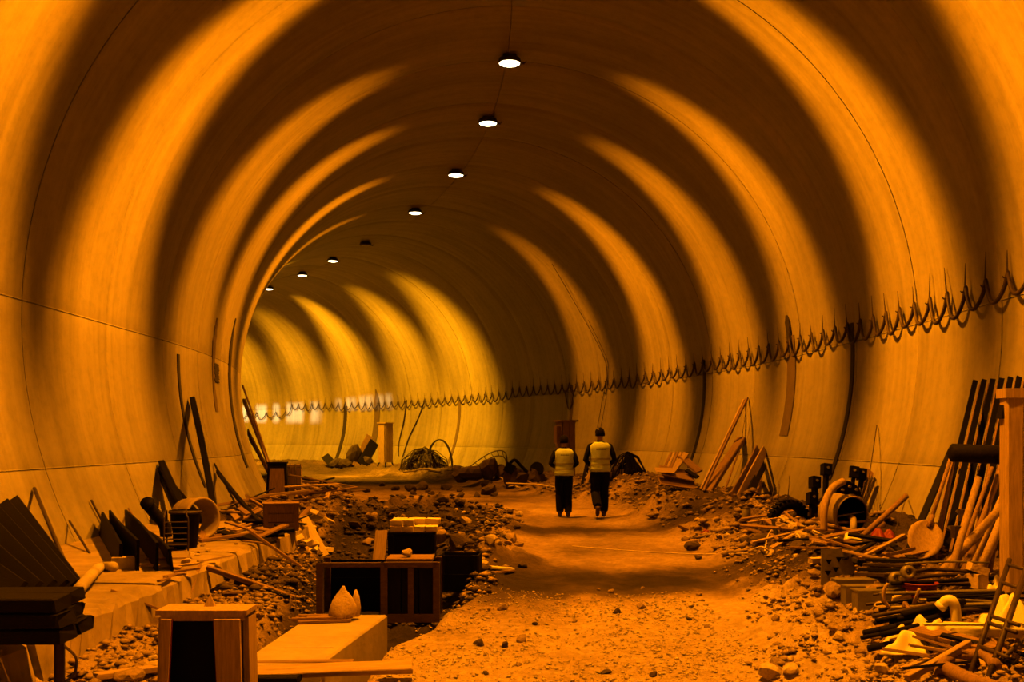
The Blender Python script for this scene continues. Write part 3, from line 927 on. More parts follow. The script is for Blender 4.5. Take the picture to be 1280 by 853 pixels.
wg = MB().add([p + V((-.03, -.02, 0)), p + V((.035, -.02, 0)), p + V((.035, .02, 0)), p + V((-.03, .02, 0)), p + V((.005, 0, .075))], [(0, 3, 2, 1), (0, 1, 4), (1, 2, 4), (2, 3, 4), (3, 0, 4)]).build('wooden_wedge', M_WOOD)
tag(wg, 'small pointed wooden wedge standing on the foreground stand', 'wedge')
g = P(482, 592, 45.2); g.z = gz(g.x, g.y)
pedestal(g, frame(us(g.x, g.y)[1])[1] + .35, .46, .40, 2.02, 'tall wooden pedestal on splayed legs against the far wall', legs=True, cap=1.3)
g = P(707, 600, 32.5); g.z = gz(g.x, g.y)
pb2 = pedestal(g, frame(us(g.x, g.y)[1])[1] + .2, .44, .40, 2.22 - g.z, 'tall wooden pedestal behind the left walking person', cap=1.45, m=M_WOOD2)
MB().box((-.33, 0, 1.35), (.14, .2, .55)).build('side_box', M_WOOD2, pb2)
# square post at the right edge
pp = P(1264, 722, 7.3)
o = thing('wooden_post', 'thick pale square post with a cross piece on top, at right edge', 'post', (pp.x + .005, pp.y, gz(pp.x, pp.y) - .02))
hh = P(0, 498, 7.3).z - o.location.z
place_along(board_mb(hh, .13, .13, seg=6), 'shaft', V((0, 0, 0)), V((0, 0, hh)), M_WOOD, V((0, 1, 0)), o)
MB().box((.10, 0, hh + .035), (.36, .15, .07)).build('cross_piece', M_WOOD, o)
MB().box((.02, .02, hh - .10), (.22, .09, .10), taper=.8).build('dark_bracket', M_DARKW, o)

# ------------------------------------------------------------------ left: stack of dark planks across the ledge
names = ['bottom', 'middle', 'top']
for x in (-4.5, -3.3):
    board('wooden_bearer', (x, 5.72, LEDGE_Z + .035), (x, 6.42, LEDGE_Z + .035), .08, .07, M_DARKW, 'short bearer under the dark plank stack, ' + ('near the wall' if x < -4 else 'near the ledge edge'), 'bearer', up=V((0, 0, 1)))
for k in range(3):
    for j in range(2):
        z = LEDGE_Z + .07 + .045 + k * .092
        xe = -2.62 - random.uniform(0, .06) - (.03 * k if j else 0)
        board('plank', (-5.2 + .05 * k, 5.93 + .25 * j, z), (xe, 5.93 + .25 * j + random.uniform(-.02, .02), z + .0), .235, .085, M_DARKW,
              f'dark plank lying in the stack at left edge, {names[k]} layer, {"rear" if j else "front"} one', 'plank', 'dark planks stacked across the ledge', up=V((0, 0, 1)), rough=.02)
q = P(79, 835, 6.1)
st = thing('steel_prop', 'small steel prop standing under the dark plank stack', 'prop', (q.x, 6.05, gz(q.x, 6.05)))
hp = LEDGE_Z + .065 - gz(q.x, 6.05)
MB().tube([(0, 0, 0), (0, 0, hp)], .032, 10).build('shaft', M_STEEL, st)
MB().box((0, 0, .012), (.15, .15, .024)).build('foot', M_STEEL, st)
MB().tube(smooth_path([(.03, 0, hp - .05), (.10, 0, hp - .12), (.09, 0, hp - .22), (.03, 0, .05)], 12), .008, 6).build('chain', M_STEEL, st)

# boards leaning on the left wall at the picture edge
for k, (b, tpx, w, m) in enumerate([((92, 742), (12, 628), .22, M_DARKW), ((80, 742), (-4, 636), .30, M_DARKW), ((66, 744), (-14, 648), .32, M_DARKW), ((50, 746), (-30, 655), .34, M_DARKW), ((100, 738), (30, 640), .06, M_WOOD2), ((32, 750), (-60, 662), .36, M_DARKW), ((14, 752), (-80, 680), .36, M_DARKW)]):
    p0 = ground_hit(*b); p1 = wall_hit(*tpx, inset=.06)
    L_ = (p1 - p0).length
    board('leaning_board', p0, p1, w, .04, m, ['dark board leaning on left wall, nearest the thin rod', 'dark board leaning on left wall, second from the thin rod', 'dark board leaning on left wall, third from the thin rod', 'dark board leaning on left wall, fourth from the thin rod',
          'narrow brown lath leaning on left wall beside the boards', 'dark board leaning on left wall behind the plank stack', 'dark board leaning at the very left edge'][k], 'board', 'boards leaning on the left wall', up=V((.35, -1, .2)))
for k, (b, tp, r, lab) in enumerate([((90, 726), (43, 611), .022, 'tall thin rusty rod leaning on left wall, the longest'), ((112, 692), (87, 652), .014, 'short thin rod leaning on left wall beside the tall rod'),
                                     ((136, 668), (114, 625), .016, 'thin rod leaning on left wall above the black sheets'), ((190, 690), (161, 636), .014, 'pale thin rod leaning on left wall left of the wire cart')]):
    lean_rod('steel_rod', b, tp, r, M_STEEL if k < 3 else M_WOOD2, lab, 'rod', 'thin rods leaning on the left wall')
for k, (b, tp, w) in enumerate([((150, 712), (126, 664), .50), ((172, 714), (138, 666), .60), ((196, 714), (158, 662), .55), ((215, 713), (186, 680), .42)]):
    lean('black_sheet', b, tp, w, .03, M_BLACK, up=V((.5, -1, .3)), label= 'black sheet leaning on the left wall, ' + ['farthest left of four', 'second from the left of four', 'third from the left of four', 'farthest right of four'][k], cat='sheet', group='black sheets leaning on the left wall')
q = [ground_hit(98, 738, .05), ground_hit(112, 722, .09), P(125, 710, 9.6), ground_hit(142, 709, .05)]
rod('drain_hose', smooth_path(q, 16), .05, M_CONC, 'pale bent hose lying on the left ledge by the black sheets', 'hose', n=10)
q = ground_hit(150, 712)
tag(MB().box(q + V((.05, 0, .06)), (.24, .12, .12), Matrix.Rotation(.3, 3, 'Z')).build('concrete_block', M_CONC), 'small concrete block lying at the foot of the black sheets', 'block')

# wire cart, drum-like pipe ring, elbow
c = ground_hit(205, 690)
o = thing('wire_cart', 'small wire frame cart on the left ledge beside the pipe ring', 'cart', c, .25)
for sx in (0, 1):
    MB().tube(smooth_path([(sx * .26, 0, 0), (sx * .26, 0, .34), (sx * .24, .05, .40), (sx * .22, .34, .42), (sx * .24, .36, 0)], 20), .010, 6).build('side_frame', M_STEEL, o)
for k in range(5):
    MB().tube([(-.01, 0, .07 + .065 * k), (.27, 0, .07 + .065 * k)], .007, 6).build('bar', M_STEEL, o)
MB().box((.13, .18, .06), (.24, .34, .03)).build('tray', M_DARKW, o)
c = ground_hit(236, 688)
tub = thing('dark_bin', 'dark bin standing between wire cart and pipe ring', 'bin', c + V((-.12, .25, 0)), .2)
MB().lathe([(.0001, .0), (.13, 0), (.17, .42), (.18, .43), (.165, .43), (.12, .03)], 16).build('body', M_DARKW, tub, smooth=True)
MB().lathe([(.182, .40), (.195, .42), (.182, .44)], 16).build('rim', M_STEEL, tub)
c = ground_hit(249, 674)
rr = 0.245
axis = V((.80, -.55, .10)).normalized()
M_ = basis(axis).to_4x4(); M_.translation = c + V((-.18, .05, rr + .0))
o = thing('pipe_ring', 'large pale pipe ring lying on its side on the left ledge', 'pipe', c)
o2 = MB().lathe([(rr, 0), (rr + .018, .02), (rr + .015, .30), (rr + .022, .33), (rr, .35), (rr - .02, .33), (rr - .02, .02), (rr, 0)], 30, Matrix.Translation(-c) @ M_).build('pipe_wall', M_LEDGE, o, smooth=True)
MB().lathe([(rr + .020, .10), (rr + .028, .12), (rr + .020, .14)], 30, Matrix.Translation(-c) @ M_).build('rib', M_LEDGE, o, smooth=True)
e0 = ground_hit(208, 672)
el = thing('duct_elbow', 'dark bent duct sticking up beside the wire cart', 'duct', e0)
ep = smooth_path([e0, P(205, 656, e0.y), P(196, 645, e0.y - .05), P(187, 634, e0.y - .12), P(184, 629, e0.y - .2)], 16)
MB().tube([p - e0 for p in ep], .075, 12).build('duct', M_DARKW, el, smooth=True)
MB().tube([ep[-2] - e0, ep[-1] - e0 + (ep[-1] - ep[-2]) * .3], .088, 14).build('collar', M_BLACK, el, smooth=True)

# black beams leaning on the left wall
lean('black_beam', (246, 668), (202, 580), .12, .10, M_BLACK, 'black beam leaning on left wall above the pipe ring', 'beam', 'black beams leaning on the left wall')
lean('black_beam', (232, 668), (203, 598), .10, .08, M_BLACK, 'shorter black beam leaning on left wall above the wire cart', 'beam', 'black beams leaning on the left wall')
lean('black_beam', (270, 655), (241, 502), .20, .10, M_BLACK, 'tall wide black beam leaning on left wall, the tallest', 'beam', 'black beams leaning on the left wall')
lean('black_beam', (256, 655), (200, 590), .18, .05, M_BLACK, 'black board leaning low behind the tall black beam', 'beam', 'black beams leaning on the left wall')
lean('dark_branch', (325, 655), (272, 590), .07, .06, M_DARKW, 'dark splintered stick leaning over the scrap on the left ledge', 'stick')
lean_rod('dark_branch', (300, 640), (268, 580), .018, M_DARKW, 'thin dark stick leaning on left wall over the scrap', 'stick')
# long thin planks at the inner bend
for k, (b, t_, w, m) in enumerate([((338, 612), (303, 482), .14, M_WOOD2), ((345, 606), (306, 500), .12, M_WOOD), ((333, 613), (301, 500), .16, M_WOOD2), ((342, 610), (306, 540), .30, M_WOOD2), ((329, 616), (302, 548), .12, M_DARKW)]):
    p0 = P(b[0], b[1], 27.8); p0.z = gz(p0.x, p0.y); p1 = P(t_[0], t_[1], 28.6)
    u, s = us(p1.x, p1.y); lim = math.sqrt(TR ** 2 - (p1.z - TC) ** 2) - .06
    if abs(u) > lim: p1 = W(-lim, s, p1.z)
    u, s = us(p0.x, p0.y); lim = math.sqrt(TR ** 2 - (p0.z - TC) ** 2) - .25
    if abs(u) > lim: p0 = W(-lim, s, p0.z)
    board('long_plank', p0, p1, w, .04, m, ['tallest long plank leaning where the left wall bends away', 'pale long plank leaning where the left wall bends away', 'middle brown plank leaning where the left wall bends away', 'short wide plank leaning where the left wall bends away', 'dark short plank leaning where the left wall bends away'][k], 'plank', 'long planks leaning at the inner bend')

# scrap on the end of the left ledge
def crate(loc, rz, w, d, h, label, m, slats=4, name='wooden_box', lid=False):
    o = thing(name, label, 'box', loc, rz); t = .02
    sh = h / slats
    def pl(nm, c, sz): MB().box(c, sz).build(nm, m, o)
    for k in range(slats):
        z = sh * (k + .5)
        pl('slat', (0, -d / 2, z), (w, t, sh * .92)); pl('slat', (0, d / 2, z), (w, t, sh * .92))
        pl('slat', (-w / 2, 0, z), (t, d - t, sh * .92)); pl('slat', (w / 2, 0, z), (t, d - t, sh * .92))
    for sx in (-1, 1):
        for sy in (-1, 1):
            pl('corner_post', (sx * (w / 2 - .03), sy * (d / 2 + .012), h / 2), (.05, .03, h))
    pl('bottom', (0, 0, .015), (w - t, d - t, .03))
    if lid: pl('lid', (0, 0, h + .012), (w + .04, d + .04, .024))
    return o
c = ground_hit(348, 664)
crate((c.x, c.y + .15, c.z), .25, .46, .36, .36, 'brown wooden box on the end of the left ledge', M_WOOD2, 3, lid=True)
c = P(347, 612, 21.5); c.z = gz(c.x, c.y)
o = thing('dark_cabinet', 'dark brown tapered cabinet standing beyond the left ledge', 'cabinet', (c.x, c.y, c.z - .02), .15)
MB().box((0, 0, .40), (.48, .40, .78), taper=.80).build('body', M_DARKW, o)
MB().box((-.0, -.20, .38), (.34, .03, .6), Matrix.Rotation(-.06, 3, 'X'), .85).build('door', M_WOOD2, o)
MB().box((0, 0, .80), (.42, .36, .03)).build('top', M_DARKW, o)
c = P(367, 600, 23.5); c.z = gz(c.x, c.y)
o = thing('wire_cage', 'pale crate in a wire grid beside the dark cabinet', 'crate', c, .1)
MB().box((0, 0, .36), (.34, .34, .70)).build('container', M_WOOD, o)
for k in range(4):
    MB().tube([(-.18, -.18, .05 + .2 * k), (.18, -.18, .05 + .2 * k), (.18, .18, .05 + .2 * k)], .012, 5).build('grid_bar', M_GREY, o)
    MB().tube([(-.18 + .12 * k, -.19, 0), (-.18 + .12 * k, -.19, .74)], .012, 5).build('grid_bar', M_GREY, o)
p0 = ground_hit(404, 697); p1 = P(380, 646, p0.y + .25)
board('pale_plank', p0, p1, .19, .03, M_WHITEW, 'bright pale plank leaning against the end of the left ledge', 'plank', up=V((0.2, -1, .4)), point=False, taper=.6)
board('long_pole', ground_hit(395, 722, .02), P(312, 664, 11.8), .035, .035, M_WOOD2, 'long thin pole sloping from the left ledge into the trench', 'pole', up=V((0, 0, 1)))
board('long_pole', ground_hit(368, 748, .03), ground_hit(258, 710, .06), .06, .05, M_WOOD2, 'dark pole lying across the dirt left of the double crate', 'pole', up=V((0, 0, 1)))
board('long_pole', ground_hit(360, 748, .03), ground_hit(295, 728, .05), .05, .05, M_DARKW, 'short dark pole beside the longer one on the dirt', 'pole', up=V((0, 0, 1)))

SCR = random.Random(21)
ORD = ['first', 'second', 'third', 'fourth', 'fifth', 'sixth', 'seventh', 'eighth', 'ninth', 'tenth', 'eleventh', 'twelfth', 'thirteenth', 'fourteenth', 'fifteenth', 'sixteenth', 'seventeenth', 'eighteenth', 'nineteenth', 'twentieth']
def order(objs, base, ref='from the left'):
    """number alike pieces by their place in the picture"""
    def cx(o):
        c = sum((o.matrix_world @ V(b) for b in o.bound_box), V()) / 8
        return c.x / max(.1, c.y)
    bpy.context.view_layer.update()
    objs = sorted(objs, key=cx)
    for k, o in enumerate(objs):
        if k < 20: o['label'] = f'{base}, {ORD[k]} {ref}'
        else: o['label'] = f'{base}, {ORD[len(objs) - 1 - k]} from the right' if len(objs) - 1 - k < 20 else base
def scatter_sticks(cx, cy, rx, ry, n, lmin, lmax, mats, label, group, lift=(.02, .2), rmax=.05, cat='stick', name='scrap_wood', tilt=.25):
    made = []
    for k in range(n):
        px = cx + SCR.uniform(-rx, rx); py = cy + SCR.uniform(-ry, ry)
        q = ground_hit(px, py)
        u, s = us(q.x, q.y)
        if abs(u) > 5.0: q = W(math.copysign(4.9, u), s, 0)
        a = SCR.uniform(0, math.pi); ln = SCR.uniform(lmin, lmax)
        d = V((math.cos(a), math.sin(a), SCR.uniform(0, tilt))).normalized()
        c = V((q.x, q.y, gz(q.x, q.y) + SCR.uniform(*lift)))
        p0, p1 = c - d * ln / 2, c + d * ln / 2
        for p in (p0, p1):
            uu, s2 = us(p.x, p.y); lim = math.sqrt(max(.5, TR ** 2 - (p.z - TC) ** 2)) - .12
            if abs(uu) > lim:
                w_ = W(math.copysign(lim, uu), s2, p.z); p.x, p.y = w_.x, w_.y
            p.z = max(p.z, gz(p.x, p.y) + .015)
        m = SCR.choice(mats)
        made.append(board(name, p0, p1, SCR.uniform(.03, rmax * 2.5), SCR.uniform(.02, rmax), m, label, cat, group, up=V((SCR.uniform(-.3, .3), SCR.uniform(-.3, .3), 1)), seg=3))
    order(made, label)
scatter_sticks(335, 648, 45, 16, 26, .4, 1.3, [M_WOOD, M_WOOD2, M_WOOD2, M_DARKW], 'broken wood in the scrap heap on the left ledge', 'scrap wood on the left ledge', (.02, .22))
scatter_sticks(300, 672, 45, 8, 14, .2, .8, [M_WOOD2, M_DARKW, M_WOOD], 'stick on the left ledge before the scrap heap', 'sticks on the left ledge', (.01, .06))
scatter_sticks(385, 618, 30, 12, 18, .5, 1.8, [M_WOOD2, M_WOOD, M_DARKW], 'broken lath in the heap beside the dark cabinet', 'laths beside the dark cabinet', (.02, .25))

# pale bricks and fragments at the end of the ledge
def chunk_mesh(seed, blocky=False):
    r = random.Random(seed)
    bm = bmesh.new()
    if blocky:
        bmesh.ops.create_cube(bm, size=1.0)
        bmesh.ops.bevel(bm, geom=bm.edges[:], offset=.06, segments=1, affect='EDGES')
        for v in bm.verts: v.co += V((r.uniform(-.04, .04), r.uniform(-.04, .04), r.uniform(-.04, .04)))
    else:
        bmesh.ops.create_icosphere(bm, subdivisions=2, radius=.5)
        for v in bm.verts:
            n = v.co.normalized()
            f = 1 + .22 * math.sin(3.1 * n.x + seed) * math.cos(2.7 * n.y + seed * 1.7) + r.uniform(-.10, .10)
            v.co = n * .5 * f
        for _ in range(4):     # flat broken faces
            d = V((r.uniform(-1, 1), r.uniform(-1, 1), r.uniform(-1, 1))).normalized(); lim = r.uniform(.28, .38)
            for v in bm.verts:
                e = v.co.dot(d)
                if e > lim: v.co -= d * (e - lim)
    me = bpy.data.meshes.new('stone'); bm.to_mesh(me); bm.free(); return me
def with_mat(me, m):
    c = me.copy(); c.materials.append(m); return c
_raw = [chunk_mesh(i) for i in range(7)]; _blk = [chunk_mesh(50 + i, True) for i in range(4)]
ROCKS = {m.name: [with_mat(a, m) for a in _raw] for m in (M_ROCK, M_ROCKP, M_ROCKD)}
BLOCKS = {m.name: [with_mat(a, m) for a in _blk] for m in (M_WHITEW, M_CONC2, M_WOOD, M_ROCKP)}
def put(me, name, loc, size, label, cat, group, rot=None, sink=.18):
    o = bpy.data.objects.new(name, me); COL.objects.link(o)
    o.scale = size
    o.rotation_euler = rot or (SCR.uniform(-.5, .5), SCR.uniform(-.5, .5), SCR.uniform(0, 6.3))
    o.location = V(loc) + V((0, 0, size[2] * (.5 - sink)))
    return tag(o, label, cat, group)
made = []
for k in range(16):
    q = ground_hit(SCR.uniform(368, 412), SCR.uniform(640, 690))
    sz = SCR.uniform(.10, .22)
    made.append(put(SCR.choice(BLOCKS[M_WHITEW.name]), 'wood_offcut', q, (sz, sz * .8, sz * .35), 'pale offcut of wood', 'offcut', 'pale offcuts at the ledge end'))
order(made, 'pale wood offcut beside the bright plank')

# ------------------------------------------------------------------ trench: concrete beam, double crate, boards
o = thing('concrete_beam', 'pale concrete block running along the trench in the foreground', 'concrete block', (-1.5, 7.8, -.45))
zt = .10 + .45
A = [V((-1.86, 6.75)), V((-1.30, 6.75)), V((-1.08, 8.62)), V((-1.74, 8.62))]
mb = MB(); vs = []; c = .015
for z, ins in ((-.1, 0), (zt - c, 0), (zt, c)):
    for k, a in enumerate(A):
        vs.append(V((a.x + 1.5 + (ins if k in (0, 3) else -ins), a.y - 7.8 + (ins if k in (0, 1) else -ins), z)))
fs = [(3, 2, 1, 0), (8, 9, 10, 11)]
for j in range(2):
    for k in range(4):
        k2 = (k + 1) % 4; fs.append((j * 4 + k, j * 4 + k2, j * 4 + 4 + k2, j * 4 + 4 + k))
mb.add(vs, fs).build('block', M_CONC2, o)
MB().box((.02, -.55, zt + .002), (.36, .012, .006)).build('cast_line', M_CONC, o)

# double-bay crate standing behind the beam
zc = -.02
o = thing('double_crate', 'dark wooden crate with an open left bay and a panelled right bay', 'crate', (-1.2, 8.95, zc), .02)
w1, w2, hgt, dep = .60, .48, .53, .42
def bx(nm, c, sz, m=M_WOOD2, par=o): return MB().box(c, sz).build(nm, m, par)
M_CRATE = mat('crate_wood', (0.10, 0.052, 0.026), 0.8, 0.5, 5.0, 0.3, (3, 3, 8))
x = -.55
for nm, xx, ww in (('post', x + .025, .06), ('post', x + w1, .06), ('post', x + w1 + w2 - .01, .06)):
    bx(nm, (xx, 0, hgt / 2), (ww, .06, hgt), M_CRATE); bx(nm, (xx, dep, hgt / 2), (ww, .05, hgt), M_CRATE)
bx('top_rail', (x + w1 / 2, 0, hgt - .02), (w1, .05, .04), M_CRATE); bx('bottom_rail', (x + w1 / 2, 0, .025), (w1, .05, .05), M_CRATE)
bx('top_rail', (x + w1 + w2 / 2, -.005, hgt - .02), (w2, .05, .05), M_CRATE); bx('bottom_rail', (x + w1 + w2 / 2, -.005, .03), (w2 + .04, .055, .07), M_CRATE)
for k in range(3):
    bx('panel_board', (x + w1 + .075 + k * .155, .02, hgt / 2), (.145, .02, hgt - .08), M_DARKW)
bx('batten', (x + w1 + w2 / 2, -.01, hgt / 2), (.05, .03, hgt - .1), M_CRATE)
for k in range(3):
    bx('back_board', (x + (w1 + w2) / 2, dep + .02, .09 + .165 * k), (w1 + w2, .02, .163), M_BLACK)  # black boards put the shade of the crate's inside into the colour
for xx in (x, x + w1 + w2): 
    for k in range(3): bx('side_board', (xx, dep / 2, .1 + .16 * k), (.02, dep, .15), M_DARKW)
bx('divider', (x + w1, dep / 2, hgt / 2), (.02, dep, hgt - .06), M_DARKW)
bx('bottom_board', (x + (w1 + w2) / 2, dep / 2, .012), (w1 + w2, dep, .024), M_DARKW)
bx('lid_board', (x + w1 + w2 / 2 - .02, dep / 2 + .03, hgt + .012), (w2 - .06, dep - .05, .024), M_WOOD2)
q = P(508, 697, 9.1)
put(ROCKS[M_ROCKP.name][1], 'pale_stone', (q.x, 9.15, zc + hgt + .024), (.10, .09, .09), 'round pale stone on top of the panelled crate bay', 'stone', None, sink=.05)

# pale pointed bag on sticks at the end of the beam
q = V((-1.43, 8.34, .10))
o = thing('cloth_bag', 'pale pointed cloth bag standing on the concrete block', 'bag', q)
n = 18; vs = []; fs = []
prof = [(.115, .0), (.125, .05), (.12, .11), (.095, .17), (.06, .225), (.03, .26), (.018, .285), (.010, .30)]
for j, (r_, z) in enumerate(prof):
    for i in range(n):
        a = 2 * math.pi * i / n
        w = 1 + .10 * math.sin(3 * a + j * .7) + .05 * math.sin(7 * a)
        vs.append(V((r_ * w * math.cos(a) + .02 * (z / .3), r_ * .8 * w * math.sin(a), z * .95 + .03)) * .92)
for j in range(len(prof) - 1):
    for i in range(n):
        i2 = (i + 1) % n; fs.append((j * n + i, j * n + i2, (j + 1) * n + i2, (j + 1) * n + i))
fs.append(tuple(reversed(range(n)))); fs.append(tuple((len(prof) - 1) * n + i for i in range(n)))
MB().add(vs, fs).build('sack', M_CLOTH, o, smooth=True)
MB().tube([(.10, .06, .03), (.11, .06, .10), (.115, .06, .19), (.112, .06, .25)], [.045, .045, .028, .008], 10).build('folded_corner', M_CLOTH, o, smooth=True)
made = []
for k in range(7):
    a = SCR.uniform(-.25, .25)
    c = V((-1.62 + SCR.uniform(-.05, .12), 8.22 + .03 * k, .115 + (.02 if k % 2 else 0)))
    d = V((math.cos(a), math.sin(a), 0)) * SCR.uniform(.14, .25)
    made.append(board('wood_stick', c - d, c + d, .045, .022, M_WOOD2, 'short brown stick', 'stick', 'sticks under the pale bag', up=V((0, 0, 1)), seg=3))
order(made, 'short brown stick under the pale pointed bag')

# boards across the trench in the foreground
board('foreground_board', P(305, 843, 6.55), P(514, 834, 6.65), .10, .045, M_WOOD, 'pale board lying across the trench end in the foreground, longest', 'board', up=V((0, -.5, 1)))
board('foreground_board', P(318, 832, 6.8), P(440, 830, 6.8), .07, .05, M_WOOD2, 'shorter brown board behind the long foreground board', 'board', up=V((0, 0, 1)))
board('foreground_board', ground_hit(120, 846, .03), ground_hit(205, 834, .03), .08, .04, M_WOOD, 'pale board on the dirt left of the foreground stand', 'board', up=V((0, 0, 1)))
board('foreground_board', P(318, 850, 6.4), P(374, 850, 6.4), .09, .05, M_DARKW, 'short dark board at the bottom edge below the long board', 'board', up=V((0, 0, 1)))

# crate with a stack of blocks
q = P(513, 700, 10.4)
zb = gz(q.x, 10.6)
hgt2 = P(0, 669, 10.4).z - zb
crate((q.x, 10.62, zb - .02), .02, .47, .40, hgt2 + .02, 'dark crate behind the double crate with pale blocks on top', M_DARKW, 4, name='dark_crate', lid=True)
zt = zb + hgt2 + .024
for row in range(2):
    for lay in range(2):
        made = []
        x = q.x - .22
        while x < q.x + .17:
            ln = SCR.uniform(.10, .15) if lay == 0 else SCR.uniform(.08, .2)
            if not (lay == 1 and SCR.random() < .15):
                made.append(put(SCR.choice(BLOCKS[M_WHITEW.name]), 'wood_block', (x + ln / 2, 10.52 + .19 * row, zt + lay * .065), (ln * .95, .17, .062), 'pale block in the neat stack on the dark crate', 'block', 'pale blocks stacked on the dark crate', rot=(0, 0, SCR.uniform(-.08, .08)), sink=0))
            x += ln
        order(made, f'pale block on the dark crate, {"upper" if lay else "lower"} layer, {"rear" if row else "front"} row')
p0 = ground_hit(466, 712); p0 = V((P(463, 0, 9.75).x, 9.75, gz(p0.x, 9.75)))
board('short_plank', p0, P(477, 664, 10.1), .12, .03, M_WOOD, 'short pale plank leaning beside the dark crate', 'plank', up=V((0, 1, .3)))
q = P(575, 722, 10.8); zb = gz(q.x, 10.9)
crate((q.x, 10.9, zb - .03), -.08, .42, .34, .40, 'low dark crate in the trench right of the double crate', M_DARKW, 2, name='low_crate')
made = []
for k in range(12):
    q = P(SCR.uniform(400, 465), 700, SCR.uniform(9.8, 12.5))
    q.z = gz(q.x, q.y); sz = SCR.uniform(.08, .2)
    made.append(put(SCR.choice(BLOCKS[M_WHITEW.name] if k % 2 else ROCKS[M_ROCKP.name]), 'rubble_piece', q, (sz, sz * .7, sz * .6), 'pale rubble piece', 'rubble', 'pale rubble in the trench'))
order(made, 'pale rubble piece behind the open crate bay')
q0, q1 = ground_hit(608, 709, .03), ground_hit(641, 712, .03)
board('pale_plank', q0, q1, .09, .03, M_WHITE, 'bright pale slat lying at the left edge of the track', 'slat', up=V((0, 0, 1)))
q0, q1 = ground_hit(612, 716, .02), ground_hit(642, 714, .02)
board('brown_plank', q0, q1, .05, .025, M_WOOD2, 'brown slat lying just before the bright pale slat', 'slat', up=V((0, 0, 1)))
def GP(px, py, foot, lift=0.0):
    """point seen at px,py and standing over the ground seen at px,foot"""
    d = ground_hit(px, foot).y
    return P(px, py, d)

# ================================================================== RIGHT SIDE
# pile of boards by the right wall
c = ground_hit(848, 614)
def pile_board(k, p0, p1, w, t, m, lab):
    board('pile_board', p0, p1, w, t, m, lab, 'board', 'boards piled by the right wall', up=V((0, -.55, 1)), seg=4)
D = c.y
pile_board(0, P(824, 600, D), P(868, 606, D + .1), .40, .03, M_WOOD2, 'wide brown board lying lowest in the pile by the right wall')
pile_board(1, P(826, 588, D + .1), P(866, 596, D + .2), .42, .03, M_WOOD2, 'brown board lying second lowest in the pile by the right wall')
pile_board(2, P(820, 588, D), P(842, 589, D + .05), .22, .025, M_WOOD, 'short pale board sticking out left of the board pile')
for k in range(5):
    pile_board(3, P(829 + 4 * k, 588, D + .25), P(839 + 4 * k, 566, D + .75), .055, .03, M_WOOD if k % 2 else M_WOOD2, f'upright slat of the pallet on the board pile, {["first", "second", "third", "fourth", "fifth"][k]} from the left')
pile_board(4, P(838, 594, D + .1), P(858, 567, D + .5), .12, .04, M_WOOD, 'pale board slanting over the pallet slats of the pile')
pile_board(5, P(874, 590, D + .1), P(851, 570, D + .5), .20, .05, M_WOOD2, 'brown board slanting down right over the pile')
pile_board(6, P(872, 597, D), P(858, 588, D + .2), .10, .06, M_DARKW, 'dark short block at the right end of the board pile')
# beams leaning on the right wall
lean('leaning_beam', (879, 615), (934, 498), .055, .05, M_WOOD2, 'tall thin beam leaning on the right wall, the tallest one', 'beam', 'beams leaning on the right wall', up=V((-.7, -.7, 0)))
lean('leaning_beam', (876, 612), (930, 500), .05, .05, M_WOOD, 'tall pale lath leaning right beside the tallest beam', 'beam', 'beams leaning on the right wall', up=V((-.7, -.7, 0)))
lean('leaning_beam', (884, 616), (927, 549), .20, .12, M_WOOD2, 'thick brown beam leaning on the right wall before the laths', 'beam', 'beams leaning on the right wall', up=V((-.5, -.9, 0)))
lean_rod('leaning_stick', (905, 616), (928, 552), .022, M_WOOD2, 'thin dark stick leaning right of the thick brown beam', 'stick')
rod('hanging_wire', [wall_hit(926, 556, .12), wall_hit(934, 502, .12)], .006, M_STEEL, 'very thin wire hanging from the tallest beam', 'wire')
for k, (b, t_, w, m) in enumerate([((917, 622), (948, 562), .22, M_WOOD2), ((925, 624), (956, 563), .20, M_WOOD), ((934, 626), (955, 580), .20, M_DARKW), ((942, 628), (952, 603), .18, M_WOOD2)]):
    lean('leaning_board', b, t_, w, .035, m, 'wide board leaning on the right wall, ' + ['first from the left of four', 'second from the left of four', 'dark third from the left of four', 'short last of four'][k], 'board', 'wide boards leaning on the right wall', up=V((-.5, -.9, 0)))
for k, (b, t_) in enumerate([((973, 640), (974, 605)), ((983, 642), (987, 595)), ((963, 630), (968, 607))]):
    p0 = ground_hit(*b); p1 = P(t_[0], t_[1], p0.y + .1)
    rod('rebar_spike', [p0 - V((0, 0, .05)), p1], .008, M_STEEL, 'thin upright steel bar beside the half buried tyre, ' + ['middle', 'tallest', 'leftmost'][k], 'bar', 'upright bars by the tyre')
# half buried tyre
c = P(986, 650, 14.3); c.z = gz(c.x, c.y)
o = thing('worn_tyre', 'black tyre half buried upright in the right rubble bank', 'tyre', c + V((0, 0, -.02)), .25)
MT = Matrix.Translation((0, 0, .06)) @ Matrix.Rotation(math.radians(90), 4, 'X')
MB().lathe([(.20, -.07), (.27, -.085), (.31, -.05), (.315, 0), (.31, .05), (.27, .085), (.20, .07), (.215, 0), (.20, -.07)], 32, MT).build('casing', M_BLACK, o, smooth=True)
for k in range(14):
    a = math.pi * (k + .5) / 14
    MB().box((.318 * math.cos(a), 0, .06 + .318 * math.sin(a)), (.02, .13, .045), Matrix.Rotation(-a, 3, 'Y')).build('tread_block', M_BLACK, o)
